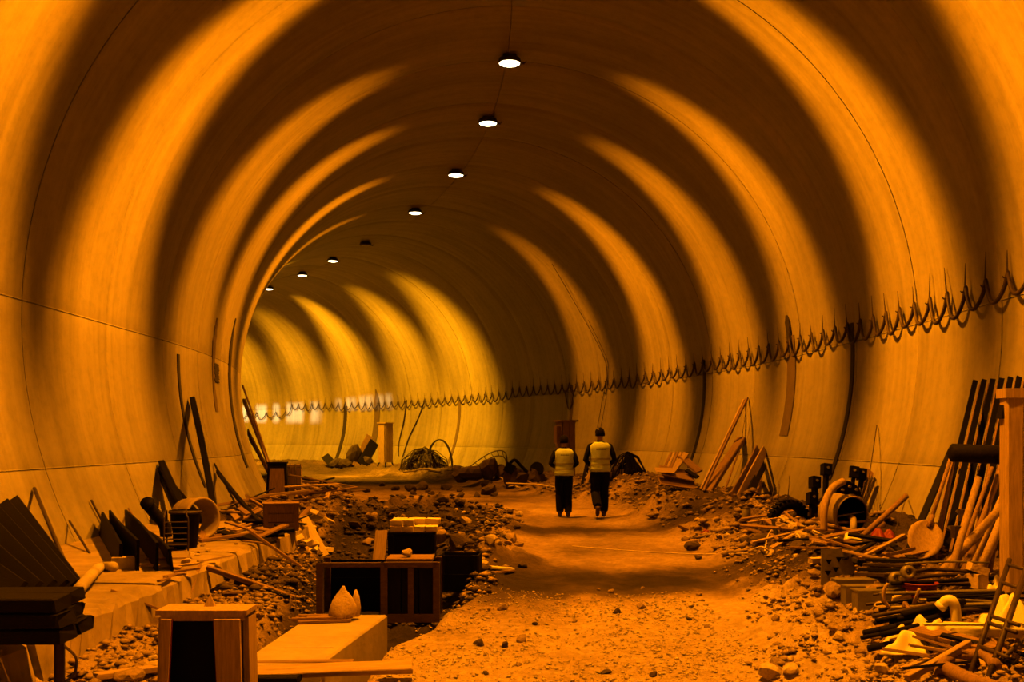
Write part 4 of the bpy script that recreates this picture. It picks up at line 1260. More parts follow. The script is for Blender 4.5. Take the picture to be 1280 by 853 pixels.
# black machine scrap
def clamp(px, py, d, h, rz, lab, tiltx=.2):
    b = P(px, py, d); b.z = gz(b.x, b.y) - .03
    o = thing('form_clamp', lab, 'clamp', b, rz, 'black formwork clamps by the right wall', rot=(-tiltx, .12, rz))
    MB().box((0, 0, h * .45), (.05, .10, h * .9)).build('shank', M_BLACK, o)
    MB().box((0, 0, h), (.13, .14, .17)).build('head', M_BLACK, o)
    MB().tube([(0, -.07, h + .02), (0, -.085, h + .02)], .02, 10).build('bolt', M_GREY, o)
    MB().box((.02, 0, h * .4), (.14, .05, .05)).build('wedge', M_STEEL, o)
clamp(1014, 640, 14.2, .40, .1, 'black clamp standing right beside the tyre, lowest head')
clamp(1018, 632, 14.7, .50, .2, 'black clamp standing second from the tyre')
clamp(1031, 630, 15.0, .66, .1, 'black clamp with the highest head, behind the curved pipe')
clamp(1062, 632, 15.2, .70, -.2, 'black clamp behind the drum, left of the leaning plates')
clamp(1074, 632, 15.2, .62, -.1, 'black clamp directly behind the drum opening', .25)
c = P(1055, 640, 14.7); c.z = gz(c.x, c.y)
o = thing('gear_case', 'black gear case lying behind the drum', 'machine', c + V((0, 0, -.02)), .3)
MB().lathe([(.0001, -.12), (.22, -.12), (.24, -.08), (.24, .08), (.22, .12), (.0001, .12)], 22, Matrix.Translation((0, 0, .30)) @ Matrix.Rotation(math.radians(80), 4, 'X')).build('case', M_BLACK, o, smooth=False)
for k in range(8):
    a = k * math.pi / 4
    MB().tube([(.17 * math.cos(a), -.12, .30 + .17 * math.sin(a)), (.17 * math.cos(a), -.155, .30 + .17 * math.sin(a))], .02, 8).build('bolt', M_GREY, o)
MB().tube([(0, -.11, .30), (0, -.22, .31)], .055, 14).build('shaft', M_STEEL, o, smooth=True)
MB().box((0, .02, .05), (.34, .26, .10)).build('base', M_BLACK, o)
for k in range(5):
    lean('steel_plate', (1064 + 3 * k, 642), (1078 + 4 * k, 590 + 2 * k), .05, .012, M_GREY if k % 2 else M_STEEL, f'narrow steel strip leaning above the drum, {["first", "second", "third", "fourth", "fifth"][k]} from the left', 'strip', 'steel strips leaning above the drum', up=V((-.3, -1, 0)))
lean('steel_plate', (1060, 640), (1090, 590), .17, .02, M_WOOD2, 'brown punched plate leaning above the drum', 'plate', up=V((-.3, -1, 0)))
# drum lying with its opening to the viewer
c = ground_hit(1064, 670)
r_ = .225
ax = V((-.33, .93, .06)).normalized()
MD = basis(ax).to_4x4(); MD.translation = V((.02, 0, r_ + .02))
o = thing('metal_drum', 'ribbed drum lying with its black opening towards the viewer', 'drum', c)
MB().lathe([(r_ - .012, 0.02), (r_ + .004, 0), (r_ + .012, .015), (r_, .03), (r_, .14), (r_ + .012, .155), (r_, .17), (r_, .26), (r_ + .012, .275), (r_, .29), (r_, .35), (r_ + .008, .365), (r_ - .02, .37), (.0001, .37)], 34, MD).build('shell', M_LEDGE, o, smooth=True)
MB().lathe([(r_ - .010, .012), (r_ - .014, .35), (.0001, .352)], 34, MD).build('lining', M_BLACK, o, smooth=True)
MB().tube([MD @ V((-.21, -.02, .06)), MD @ V((.21, .03, .06))], .008, 6).build('cross_bar', M_GREY, o)
MB().tube([V((-.02, -.12, .04)), V((.0, -.08, .14)), V((.03, .02, .20)), V((.02, .25, .22))], .04, 12).build('inner_pipe', M_CONC, o, smooth=True)
def rag(name, px, py, sx, sy, h, m, label, d=None, cat='rag', seed=0, lift=.0):
    """a crumpled piece of cloth or film: folded closed sheet"""
    q = ground_hit(px, py) if d is None else P(px, py, d)
    n = 22; vs = []; fs = []; rr = random.Random(seed)
    ph = [rr.uniform(0, 6.3) for _ in range(6)]
    for j in range(n + 1):
        for i in range(n + 1):
            x = (i / n - .5); y = (j / n - .5)
            e = max(0, 1 - (2 * max(abs(x), abs(y))) ** 4)
            z = h * e * (.45 + .3 * math.sin(9 * x + ph[0] + 4 * y) + .2 * math.sin(13 * y + ph[1] - 6 * x) + .12 * math.sin(21 * x + ph[2]) * math.cos(17 * y + ph[3]))
            wob = 1 + .18 * math.sin(6 * math.atan2(y, x) + ph[4])
            vs.append(V((x * sx * wob, y * sy * wob, max(0, z) + .006)))
    for j in range(n):
        for i in range(n):
            a = j * (n + 1) + i; fs.append((a, a + 1, a + n + 2, a + n + 1))
    ob = MB().add(vs, fs).build(name, m, smooth=True, recenter=False)
    ob.location = q + V((0, 0, lift)); ob.rotation_euler = (0, 0, rr.uniform(-.5, .5))
    sd = ob.modifiers.new('t', 'SOLIDIFY'); sd.thickness = .006; sd.offset = -1
    return tag(ob, label, cat)
rag('pale_rag', 1058, 674, .30, .20, .07, M_WHITE, 'pale crumpled rag at the mouth of the drum', seed=3)
rag('red_sack', 1103, 674, .26, .22, .14, M_RED, 'red crumpled sack beyond the lower end of the pole', seed=5, cat='sack')
rag('red_scrap', 882, 667, .20, .12, .06, M_RED, 'small red scrap at the edge of the right bank', seed=8, cat='scrap')
_d = ground_hit(1064, 670).y - .12
pts = [P(1030, 664, _d), P(1030, 640, _d), P(1034, 622, _d + .04), P(1042, 609, _d + .1), P(1054, 602, _d + .2)]
rod('curved_pipe', smooth_path(pts, 20), .045, M_WOOD, 'pale curved pipe standing up left of the drum', 'pipe', n=12)
p0 = ground_hit(1077, 672); p1 = P(1133, 620, p0.y + .3)
rod('wooden_pole', [p0, p1], .035, M_WOOD2, 'thick brown pole propped up right of the drum', 'pole', n=10)
p0 = ground_hit(1085, 670); p1 = P(1104, 656, p0.y + .3)
rod('wooden_pole', [p0, p1], .04, M_WOOD2, 'short thick pole under the propped pole', 'pole', n=10)
lean_rod('steel_wire', (1118, 668), (1133, 622), .006, M_STEEL, 'thin wire hanging below the end of the propped pole', 'wire')
lean_rod('steel_wire', (1080, 640), (1096, 532), .008, M_STEEL, 'thin tall wire standing against the wall above the drum', 'wire')

# ------------------------------------------------------------------ tools leaning at the right
# shovel, blade down
tip = ground_hit(1148, 702); tip.z += .02
dS = tip.y
sp0 = P(1163, 652, dS + .25); sp1 = P(1192, 562, dS + .85)
o = thing('shovel', 'pale shovel leaning on the wall with its blade down', 'shovel', tip)
ax = (sp0 - tip).normalized()
nrm = V((-.25, -1, .25)); nrm = (nrm - ax * nrm.dot(ax)).normalized(); sidev = ax.cross(nrm).normalized()
L_ = (sp0 - tip).length
prof = [(0, .06), (.08, .45), (.25, .85), (.48, 1.0), (.68, .95), (.82, .74), (.93, .45), (1.0, .20)]
vs = []; fs = []
HW = .165
for f, w in prof:
    for i in range(7):
        x = (i / 6 - .5) * 2
        vs.append(ax * (f * L_) + sidev * (x * w * HW) + nrm * (.035 * x * x * w))
for j in range(len(prof) - 1):
    for i in range(6):
        a = j * 7 + i; fs.append((a, a + 1, a + 8, a + 7))
bl = MB().add(vs, fs).build('blade', M_WOOD, o, smooth=True)
sd = bl.modifiers.new('t', 'SOLIDIFY'); sd.thickness = .006
MB().tube([ax * (L_ * .82) + nrm * .01, ax * (L_ * 1.12) + nrm * .02], [.022, .026], 10).build('socket', M_WOOD2, o, smooth=True)
MB().tube([ax * (L_ * 1.05) + nrm * .02, sp1 - tip], .020, 10).build('handle', M_WOOD2, o, smooth=True)
board('dark_plank', P(1126, 712, dS + .75), P(1188, 566, dS + 1.35), .07, .04, M_DARKW, 'dark plank leaning on the wall just left of the shovel', 'plank', up=V((-.6, -.8, 0)))
# dark boards in a row
for k in range(7):
    bpx = (1168 + 13 * k, 690); tpx = (1219 + 11 * k, 477 - 1 * k)
    p0 = ground_hit(*bpx); p1 = wall_hit(*tpx, inset=.10)
    board('dark_board', p0, p1, .062, .03, M_BLACK, f'tall black board leaning on the right wall behind the tools, {["first", "second", "third", "fourth", "fifth", "sixth", "last"][k]} from the left', 'board', 'black boards behind the tools', up=V((-.35, -1, .1)))
    if k < 6:
        board('pale_lath', ground_hit(bpx[0] + 7, 690), wall_hit(tpx[0] + 6, tpx[1] + 4, inset=.10), .022, .018, M_WOOD2, f'thin lath between the black boards, {["first", "second", "third", "fourth", "fifth", "last"][k]} from the left', 'lath', 'laths between the black boards', up=V((-.35, -1, .1)))
# round log across
p0 = P(1187, 566, 7.45); p1 = P(1294, 571, 7.45)
rod('round_log', [p0, p0 + (p1 - p0) * .03, p1], [.042, .068, .072], M_DARKW, 'dark round log fixed across behind the square post', 'log', n=16)
TOOLS = [((1187, 722), (1223, 598), .030, M_WOOD, 'pale pole with a rounded end'), ((1170, 724), (1226, 660), .028, M_WOOD, 'pale pole leaning low'), ((1172, 722), (1258, 628), .038, M_WOOD, 'thick pale pole crossing the others'),
         ((1222, 722), (1268, 612), .040, M_WOOD, 'thick pale pole close to the square post'), ((1204, 714), (1254, 578), .030, M_WOOD2, 'brown pole reaching up to the log'), ((1212, 716), (1262, 600), .028, M_WOOD, 'short pale pole beside the log'),
         ((1200, 722), (1228, 665), .024, M_WOOD2, 'thin brown pole low among the tools'), ((1168, 698), (1192, 572), .026, M_WOOD2, 'brown pole right of the shovel'),
         ((1194, 715), (1240, 585), .020, M_WOOD2, 'slim pole standing steep'), ((1236, 720), (1262, 560), .024, M_WOOD2, 'slim pole next to the square post')]
for k, (b, t_, r_, m, lab) in enumerate(TOOLS):
    p0 = ground_hit(*b); p1 = P(t_[0], t_[1], p0.y + .55 + .04 * k)
    u, s = us(p1.x, p1.y); lim = math.sqrt(TR ** 2 - (p1.z - TC) ** 2) - .06
    if abs(u) > lim: p1.x *= lim / abs(u)
    rod('tool_handle', [p0, p0.lerp(p1, .5) + V((random.uniform(-.01, .01), 0, 0)), p1], [r_, r_ * 1.03, r_ * .95], m, lab + ' in the tool bundle', 'handle', 'tool handles leaning by the right wall', n=10)
# pick heads / couplers among the tools
for k, (a, b) in enumerate([((1185, 660), (1202, 670)), ((1196, 640), (1210, 648))]):
    p0 = P(a[0], a[1], 8.35 + .2 * k); p1 = P(b[0], b[1], 8.25 + .2 * k)
    o = thing('pole_coupler', f'rusty pole coupler clamped among the tools, {"lower" if k == 0 else "upper"} one', 'coupler', (p0 + p1) / 2)
    h = (p1 - p0) / 2
    MB().tube([-h, h], .022, 8).build('pin', M_STEEL, o)
    MB().tube([V((0, -.03, -.05)), V((0, -.03, .05))], .045, 10).build('sleeve', M_STEEL, o)

# ------------------------------------------------------------------ right foreground scrap
# red tub
c = ground_hit(1157, 749)
o = thing('red_tub', 'shallow dark red ribbed tub among the scrap', 'tub', c + V((0, .12, -.02)))
MB().lathe([(.0001, .01), (.105, .01), (.132, .115), (.142, .12), (.142, .128), (.126, .128), (.10, .03), (.0001, .03)], 28).build('body', M_RED, o, smooth=True)
for k in range(4):
    rr_ = .109 + .0056 * k
    MB().lathe([(rr_ - .004, .02 + .024 * k), (rr_ + .006, .027 + .024 * k), (rr_ - .002, .036 + .024 * k)], 28).build('rib', M_RED, o, smooth=True)
# steel channels
for k, (px, py) in enumerate([(1095, 762), (1078, 754), (1066, 745)]):
    c = ground_hit(px, py)
    o = thing('steel_channel', 'grey steel channel tray left of the red tub, ' + ['nearest of three', 'middle of three', 'rearmost of three'][k], 'channel', c + V((.12, .10, -.02)), .03, 'steel channels left of the red tub')
    w, h, d = .50, .155, .14
    MB().box((0, -d / 2, h / 2), (w, .008, h)).build('web', M_GREY, o)
    MB().box((0, 0, h - .004), (w + .02, d, .008)).box((0, 0, .004), (w, d, .008)).build('flange', M_GREY, o)
    MB().box((-w / 2, -.01, h / 2), (.008, d - .02, h)).build('end_plate', M_GREY, o)
    MB().tube([(.1 - .1 * k, -d / 2 - .004, h * .55), (.1 - .1 * k, -d / 2 - .012, h * .55)], .022, 12).build('bolt', M_STEEL, o)
# gusset plate with holes (dark triangles)
c = ground_hit(1062, 735)
o = thing('gusset_plate', 'grey plate with triangular holes standing behind the channels', 'plate', c + V((-.02, .28, 0)), .1)
MB().box((0, 0, .15), (.36, .012, .34), Matrix.Rotation(-.25, 3, 'X'), .75).build('plate', M_GREY, o)
for k, (x, z) in enumerate([(-.08, .20), (-.02, .13), (.02, .22), (-.10, .10)]):
    q = V((x, -.012 - (z - .15) * -.25, z))
    MB().add([q + V((-.03, 0, .02)), q + V((.03, 0, .02)), q + V((0, 0, -.03)), q + V((-.03, .004, .02)), q + V((.03, .004, .02)), q + V((0, .004, -.03))], [(0, 2, 1), (3, 4, 5), (0, 1, 4, 3), (1, 2, 5, 4), (2, 0, 3, 5)]).build('hole', M_BLACK, o)
for k in range(4):
    p0 = GP(1075 + 4 * k, 718 - 6 * k, 732 - 6 * k); p1 = GP(1142 + 2 * k, 720 - 6 * k, 734 - 6 * k)
    board('steel_flat', p0, p1, .10, .03, M_DARKW if k % 2 else M_STEEL, f'long dark bar stacked behind the red tub, {["lowest", "second", "third", "topmost"][k]}', 'bar', 'dark bars behind the red tub', up=V((0, 0, 1)))
for k in range(2):
    c = GP(1120 + 15 * k, 724 - 8 * k, 752 - 5 * k)
    o = thing('pipe_fitting', f'grey {"round-holed fitting left of the red tub" if k == 0 else "small fitting behind the red tub rim"}', 'fitting', c)
    MB().lathe([(.02, -.03), (.05, -.03), (.055, 0), (.05, .03), (.02, .03), (.02, -.03)], 18, Matrix.Rotation(math.radians(85), 4, 'X')).build('ring', M_GREY, o, smooth=True)
    MB().box((0, .01, -.05), (.12, .05, .03)).build('foot', M_GREY, o)
# hoops, elbows
rod('hoop', smooth_path([GP(1112, 760, 772), GP(1105, 750, 771), GP(1105, 738, 770), GP(1110, 730, 770)], 12), .012, M_WOOD, 'pale bent hoop in front of the steel channels', 'hoop')
rod('bent_hook', smooth_path([GP(1130, 760, 775), GP(1131, 754, 776), GP(1134, 758, 777), GP(1140, 770, 778)], 12), .014, M_WOOD2, 'bent brown hook below the red tub', 'hook')
rod('short_stick', [GP(1140, 760, 770), GP(1149, 737, 766)], .012, M_WOOD, 'short pale stick standing in front of the red tub', 'stick')
o = board('yellow_piece', GP(1117, 751, 766), GP(1136, 744, 765), .06, .04, M_WHITEW, 'short bright piece of timber below the red tub', 'offcut', up=V((0, -.4, 1)))
# bundle of rods
RB = []
for k in range(26):
    z = random.uniform(0, 1)
    y0 = 6.95 + random.uniform(-.1, .75)
    pa_ = V((2.75 + random.uniform(-.12, .25), y0, 0)); pb_ = V((3.75 + random.uniform(-.15, .1), y0 + random.uniform(-.1, .25), 0))
    pa_.z = gz(pa_.x, pa_.y) + .03 + .20 * z * min(1, (y0 - 6.7)); pb_.z = max(gz(pb_.x, pb_.y) + .02, pa_.z + random.uniform(-.02, .06))
    RB.append(rod('steel_rod', smooth_path([pa_, pa_.lerp(pb_, .5) + V((0, 0, random.uniform(-.01, .04))), pb_], 8), random.uniform(.008, .017), random.choice([M_STEEL, M_STEEL, M_DARKW, M_GREY]), 'rod', 'rod', 'loose rods lying by the right wall', 6))
order(RB, 'thin rod in the bundle before the red tub')
RB = []
for k in range(14):
    a = random.uniform(.15, .6)
    c = V((2.62 + random.uniform(-.14, .18), 6.45 + random.uniform(-.12, .25), 0)); d = V((math.cos(a), math.sin(a) * .5, .15)) * .24
    c.z = gz(c.x, c.y) + .05 + random.uniform(0, .09)
    RB.append(rod('dark_tube', [c - d, c + d], random.uniform(.014, .026), random.choice([M_DARKW, M_BLACK, M_STEEL]), 'tube', 'tube', 'short dark tubes in a bundle', 8))
order(RB, 'short dark tube in the bundle above the white bags')
# white pipe elbow, trough and bags
q = GP(1190, 768, 794)
o = thing('pipe_elbow', 'short white plastic pipe elbow standing in the scrap', 'pipe', V((q.x, q.y, q.z)))
MB().tube(smooth_path([(-.055, .03, .05), (-.03, .015, .085), (.0, 0, .085), (.02, 0, .04), (.025, 0, -.06)], 18), .034, 14).build('bend', M_WHITE, o, smooth=True)
MB().tube([(-.048, .026, .06), (-.068, .037, .035)], .040, 14).build('collar', M_WHITE, o, smooth=True)
p0 = GP(1156, 784, 800); p1 = GP(1300, 790, 806)
o = thing('white_trough', 'long white plastic trough lying in the right foreground', 'trough', p0)
vs = []; fs = []; n = 14
for p in (V((0, 0, 0)), p1 - p0):
    for i in range(n + 1):
        a = math.pi * (.05 + .9 * i / n)
        vs.append(p + V((0, -.075 * math.cos(a), -.085 * math.sin(a) + .04)))
for i in range(n): fs.append((i, i + 1, n + 2 + i, n + 1 + i))
t_ = MB().add(vs, fs).build('shell', M_WHITE, o, smooth=True); sd = t_.modifiers.new('t', 'SOLIDIFY'); sd.thickness = .012
MB().box((p1 - p0) * .5 + V((0, -.085, .045)), ((p1 - p0).length, .03, .014)).build('rim', M_WHITE, o)
rag('white_bag', 1142, 815, .36, .30, .16, M_WHITE, 'white crumpled bag farthest left in the right foreground', seed=11, cat='bag')
rag('white_bag', 1172, 806, .38, .30, .18, M_WHITE, 'white crumpled bag under the brown plank', seed=12, cat='bag')
rag('white_bag', 1262, 782, .34, .30, .22, M_WHITE, 'white crumpled bag behind the leaning ladder', seed=13, cat='bag')
rag('white_bag', 1248, 745, .26, .2, .16, M_WHITE, 'white torn bag at the foot of the square post', seed=15, cat='bag')
q = ground_hit(1222, 736)
tag(MB().box(q + V((0, .0, .06)), (.12, .10, .11), Matrix.Rotation(.5, 3, 'Z')).box(q + V((.0, .0, .15)), (.14, .09, .06), Matrix.Rotation(.35, 3, 'Y')).build('brick', M_CLOTH), 'pale broken brick lying at the foot of the tools', 'brick')
board('brown_plank', GP(1145, 787, 812), GP(1246, 812, 830), .13, .03, M_WOOD2, 'brown plank lying over the white bags', 'plank', up=V((0, -.8, 1)))
for k in range(3):
    board('narrow_stick', GP(1150 + 20 * k, 795 + 5 * k, 815 + 3 * k), GP(1164 + 22 * k, 815 + 2 * k, 826), .025, .02, M_DARKW, f'narrow dark stick hanging below the brown plank, {["left", "middle", "right"][k]} one', 'stick', 'sticks below the brown plank', up=V((0, -1, 0)))
board('pale_pole', GP(1134, 848, 855), GP(1212, 804, 826), .045, .04, M_WOOD, 'pale pole lying across the right foreground', 'pole', up=V((0, 0, 1)))
q = [ground_hit(1176, 842, .03), ground_hit(1180, 828, .04), ground_hit(1200, 820, .05), ground_hit(1232, 820, .05), ground_hit(1244, 832, .03)]
rod('bent_pipe', smooth_path(q, 22), .035, M_WOOD2, 'thick bent brown pipe in the lower right corner', 'pipe', n=12)
q = [ground_hit(1184, 836, .04), ground_hit(1212, 850, .05), ground_hit(1250, 862, .04)]
rod('bent_pipe', smooth_path(q, 12), .04, M_WOOD2, 'thick straight brown pipe at the bottom edge on the right', 'pipe', n=12)
# small ladder rack
la0 = ground_hit(1213, 842); lb0 = ground_hit(1234, 852); la1 = P(1262, 700, la0.y + .6); lb1 = P(1285, 706, lb0.y + .6)
o = thing('steel_ladder', 'dark thin steel ladder leaning at the lower right corner', 'ladder', la0 - V((0, 0, .02)))
Z_ = o.location
MB().tube([la0 - Z_, la1 - Z_], .016, 8).build('side_rail', M_STEEL, o, smooth=True)
MB().tube([lb0 - Z_, lb1 - Z_], .018, 8).build('side_rail', M_STEEL, o, smooth=True)
for f in (.22, .42, .48, .78, .95):
    MB().tube([la0.lerp(la1, f) - Z_, lb0.lerp(lb1, f) + (lb0 - la0) * (.6 if f < .6 else 0) - Z_], .012, 7).build('rung', M_STEEL, o, smooth=True)
MB().tube([lb0.lerp(lb1, .1) - Z_, lb0.lerp(lb1, .45) + V((.25, .1, 0)) - Z_], .012, 7).build('brace', M_STEEL, o, smooth=True)

# ------------------------------------------------------------------ far centre
def tangle(name, c, rx, ry, h, n, r, m, label, cat, seed, mesh=False):
    """a heap of bent wire: every strand is real, joined as one heap"""
    rr = random.Random(seed); mb = MB()
    for k in range(n):
        a = rr.uniform(0, 6.3); pts = []
        f0 = rr.uniform(.5, 1); hh = h * rr.uniform(.45, 1.05) * (1 - .35 * (1 - f0))
        for i in range(7):
            t = i / 6 * math.pi
            pts.append(V((math.cos(a) * rx * f0 * math.cos(t) + rr.uniform(-.06, .06) * rx, math.sin(a) * ry * f0 * math.cos(t) + rr.uniform(-.06, .06) * ry, hh * math.sin(t) + rr.uniform(-.05, .05) * h)))
        mb.tube(pts, r, 5)
    o = mb.build(name, m, recenter=False); o.location = c
    return tag(o, label, cat, kind='stuff')
def lumps(name, c, specs, m, label, cat, seed):
    """broken angular lumps belonging to one heap"""
    o = thing(name, label, cat, c)
    for k, (x, y, z, sx, sy, sz) in enumerate(specs):
        b = bpy.data.objects.new('lump', ROCKS[m.name][(k + seed) % 7]); COL.objects.link(b); b.parent = o
        b.location = (x, y, z); b.scale = (sx, sy, sz); b.rotation_euler = (k * .7, k * 1.3, k * 2.1)
    return o
g = P(536, 590, 42.5); g.z = gz(g.x, g.y)
tangle('wire_mesh_heap', g - V((.2, 0, .05)), 1.25, .7, 1.0, 70, .016, M_STEEL, 'large heap of tangled wire mesh against the far wall', 'wire heap', 4)
g2 = g + V((.45, .1, 0))
o = thing('wire_roll', 'arched roll of wire mesh on top of the far heap', 'wire roll', g2)
for k in range(6):
    MB().tube([(.55 * math.cos(math.pi * i / 12), -.4 + .16 * k, 1.25 * math.sin(math.pi * i / 12)) for i in range(13)], .02, 5).build('hoop', M_STEEL, o)
for i in range(1, 12, 2):
    MB().tube([(.55 * math.cos(math.pi * i / 12), -.4, 1.25 * math.sin(math.pi * i / 12)), (.55 * math.cos(math.pi * i / 12), .4, 1.25 * math.sin(math.pi * i / 12))], .015, 5).build('wire', M_STEEL, o)
g = P(436, 590, 47.5); g.z = gz(g.x, g.y)
lumps('scrap_heap', g, [(-.5, 0, .2, .9, .7, .6), (.2, .1, .45, 1.3, .8, 1.0), (.8, 0, .25, .8, .7, .7), (-.1, -.3, .15, .7, .6, .5)], M_ROCKD, 'dark scrap heap left of the far pedestal', 'heap', 1)
for k, (b, t_, w) in enumerate([((452, 592), (468, 553), .5), ((444, 590), (462, 545), .35), ((420, 585), (406, 570), .4), ((436, 580), (456, 560), .3)]):
    p0 = P(b[0], b[1], 46.8 + .3 * k); p0.z = max(p0.z, gz(p0.x, p0.y)); p1 = P(t_[0], t_[1], 48.5 + .2 * k)
    board('scrap_board', p0, p1, w, .06, M_DARKW if k != 1 else M_WOOD2, 'dark board sticking out of the far scrap heap, ' + ['rightmost', 'brown one next to the rightmost', 'leftmost', 'middle one'][k], 'board', 'boards in the far scrap heap', up=V((.3, -1, 0)))
g = P(612, 600, 33.5); g.z = gz(g.x, g.y)
lumps('scrap_heap', g, [(-.6, 0, .2, .8, .6, .55), (0, 0, .3, .9, .7, .8), (.4, .1, .2, .6, .6, .5), (-1.0, .2, .12, .7, .5, .4)], M_ROCKD, 'dark scrap heap under the bent metal truss', 'heap', 2)
o = thing('bent_truss', 'bent metal truss arching over the far scrap heap', 'truss', g)
tp = smooth_path([(-.75, 0, .35), (-.2, 0, .75), (.25, 0, .95), (.55, 0, .85), (.6, 0, .25)], 16); bp_ = [p + V((-.02, 0, -.18)) for p in tp]
MB().tube(tp, .02, 6).build('chord', M_STEEL, o); MB().tube(bp_, .02, 6).build('chord', M_STEEL, o)
for k in range(0, 16, 2):
    MB().tube([tp[k], bp_[min(k + 1, len(bp_) - 1)]], .012, 5).build('web_bar', M_STEEL, o)
g = P(655, 600, 31.0); g.z = gz(g.x, g.y)
lumps('scrap_heap', g, [(-.35, 0, .25, .6, .5, .75), (-.1, 0, .15, .8, .5, .4), (.35, 0, .28, .75, .6, .7), (.55, .1, .15, .6, .5, .4)], M_ROCKD, 'black lumpy scrap heap left of the walking people', 'heap', 3)
o = thing('engine_scrap', 'black machine scrap with bent arms on the lumpy heap', 'scrap', g + V((0, -.1, .3)))
MB().box((-.45, 0, .22), (.3, .25, .3), Matrix.Rotation(.5, 3, 'Y')).build('block', M_BLACK, o)
MB().tube(smooth_path([(-.5, 0, .3), (-.3, 0, .48), (-.1, 0, .3), (.1, 0, .1)], 12), .05, 8).build('arm', M_BLACK, o, smooth=True)
MB().lathe([(.0001, -.1), (.2, -.1), (.22, 0), (.2, .1), (.0001, .1)], 18, Matrix.Translation((.4, 0, .2)) @ Matrix.Rotation(1.3, 4, 'X')).build('wheel', M_BLACK, o)
g = P(786, 608, 26.5); g.z = gz(g.x, g.y)
tangle('brush_heap', g - V((0, 0, .05)), .55, .5, .85, 70, .014, M_DARKW, 'dark tangled heap of twigs and wire right of the walking people', 'brush heap', 9)
lumps('earth_heap', g + V((-.1, .1, 0)), [(0, 0, .15, .9, .7, .6), (.3, 0, .1, .6, .5, .4), (-.4, 0, .1, .6, .5, .4)], M_ROCKD, 'dark earth heap inside the tangled twigs', 'heap', 4)
for k, (b, t_) in enumerate([((797, 590), (790, 566)), ((801, 592), (797, 571)), ((793, 588), (783, 570))]):
    p0 = P(b[0], b[1], 26.3); p1 = P(t_[0], t_[1], 26.6); p0.z = g.z
    rod('twig', [p0, p1], .012, M_DARKW, 'bare twig standing in the tangled heap, ' + ['tallest', 'rightmost', 'leftmost'][k], 'twig', 'twigs in the tangled heap')
for k, (b, t_) in enumerate([((727, 600), (735, 573)), ((733, 602), (741, 576)), ((738, 600), (733, 580))]):
    p0 = P(b[0], b[1], 27.5); p0.z = gz(p0.x, p0.y); p1 = P(t_[0], t_[1], 28)
    board('leaning_lath', p0, p1, .08, .04, M_WOOD if k == 1 else M_DARKW, 'slat propped up between the walking people, ' + ['left one', 'pale one', 'rear one'][k], 'slat', 'slats between the people', up=V((0, -1, 0)))
scatter_sticks(660, 610, 28, 5, 8, .5, 1.3, [M_WOOD, M_WHITEW, M_WOOD2], 'pale stick in the rubble left of the walking people', 'sticks left of the people', (.03, .2))
scatter_sticks(545, 590, 40, 3, 7, .5, 1.4, [M_WHITEW, M_WOOD], 'pale board at the foot of the far wire heap', 'boards at the far wire heap', (.03, .1), name='pale_board', cat='board')
scatter_sticks(1010, 668, 60, 18, 24, .3, .9, [M_WOOD, M_WOOD2, M_DARKW, M_WOOD2], 'stick in the rubble in front of the tyre and drum', 'sticks before the tyre', (.02, .10), rmax=.03)
scatter_sticks(1090, 700, 60, 14, 18, .3, .9, [M_WOOD2, M_DARKW, M_WOOD], 'stick in the rubble beyond the steel channels', 'sticks beyond the channels', (.02, .12), rmax=.03)
scatter_sticks(1200, 820, 70, 25, 16, .2, .6, [M_WOOD2, M_WOOD, M_DARKW], 'small stick in the lower right corner', 'sticks in the lower right corner', (.01, .04), rmax=.015)
scatter_sticks(240, 740, 80, 40, 14, .15, .5, [M_WOOD2, M_WOOD], 'small stick on the dirt left of the trench', 'sticks left of the trench', (.01, .03), rmax=.02, tilt=.1)
# string across the track and wires in the bank
pts = [ground_hit(715, 683, .02), ground_hit(790, 689, .02), ground_hit(870, 693, .02), ground_hit(935, 692, .03)]
rod('string', smooth_path(pts, 24), .008, M_WHITEW, 'pale string stretched across the dirt track', 'string', n=5)
for k, pts in enumerate([[(956, 690), (960, 670), (968, 660), (975, 658)], [(1008, 660), (1022, 666), (1032, 670), (1040, 668)], [(985, 672), (996, 668), (1004, 680)], [(940, 688), (952, 684), (962, 690)]]):
    rod('pale_wire', smooth_path([ground_hit(a, b, .06 + .05 * (i % 2)) for i, (a, b) in enumerate(pts)], 14), .010, M_WHITEW, 'pale wire curling out of the right bank, ' + ['largest loop', 'nearest the drum', 'smallest one', 'lowest one by the track'][k], 'wire', 'pale wires in the right bank', n=6)
for k, (px, py, a) in enumerate([(933, 652, .1), (1062, 687, .0)]):
    q = ground_hit(px, py)
    if k == 0:
        o = thing('glass_jar', 'dull glass jar standing in the rubble left of the tyre', 'jar', q)
        MB().lathe([(.0001, 0), (.06, 0), (.066, .02), (.066, .16), (.05, .19), (.05, .21)], 18).build('body', M_GREY, o, smooth=True)
        MB().lathe([(.054, .195), (.056, .215), (.0001, .217)], 18).build('lid', M_STEEL, o, smooth=True)
q = ground_hit(1027, 706)
board('pale_offcut', q + V((-.12, 0, .04)), q + V((.13, .02, .05)), .08, .06, M_WHITEW, 'bright offcut lying on the edge of the right bank', 'offcut', up=V((0, 0, 1)))

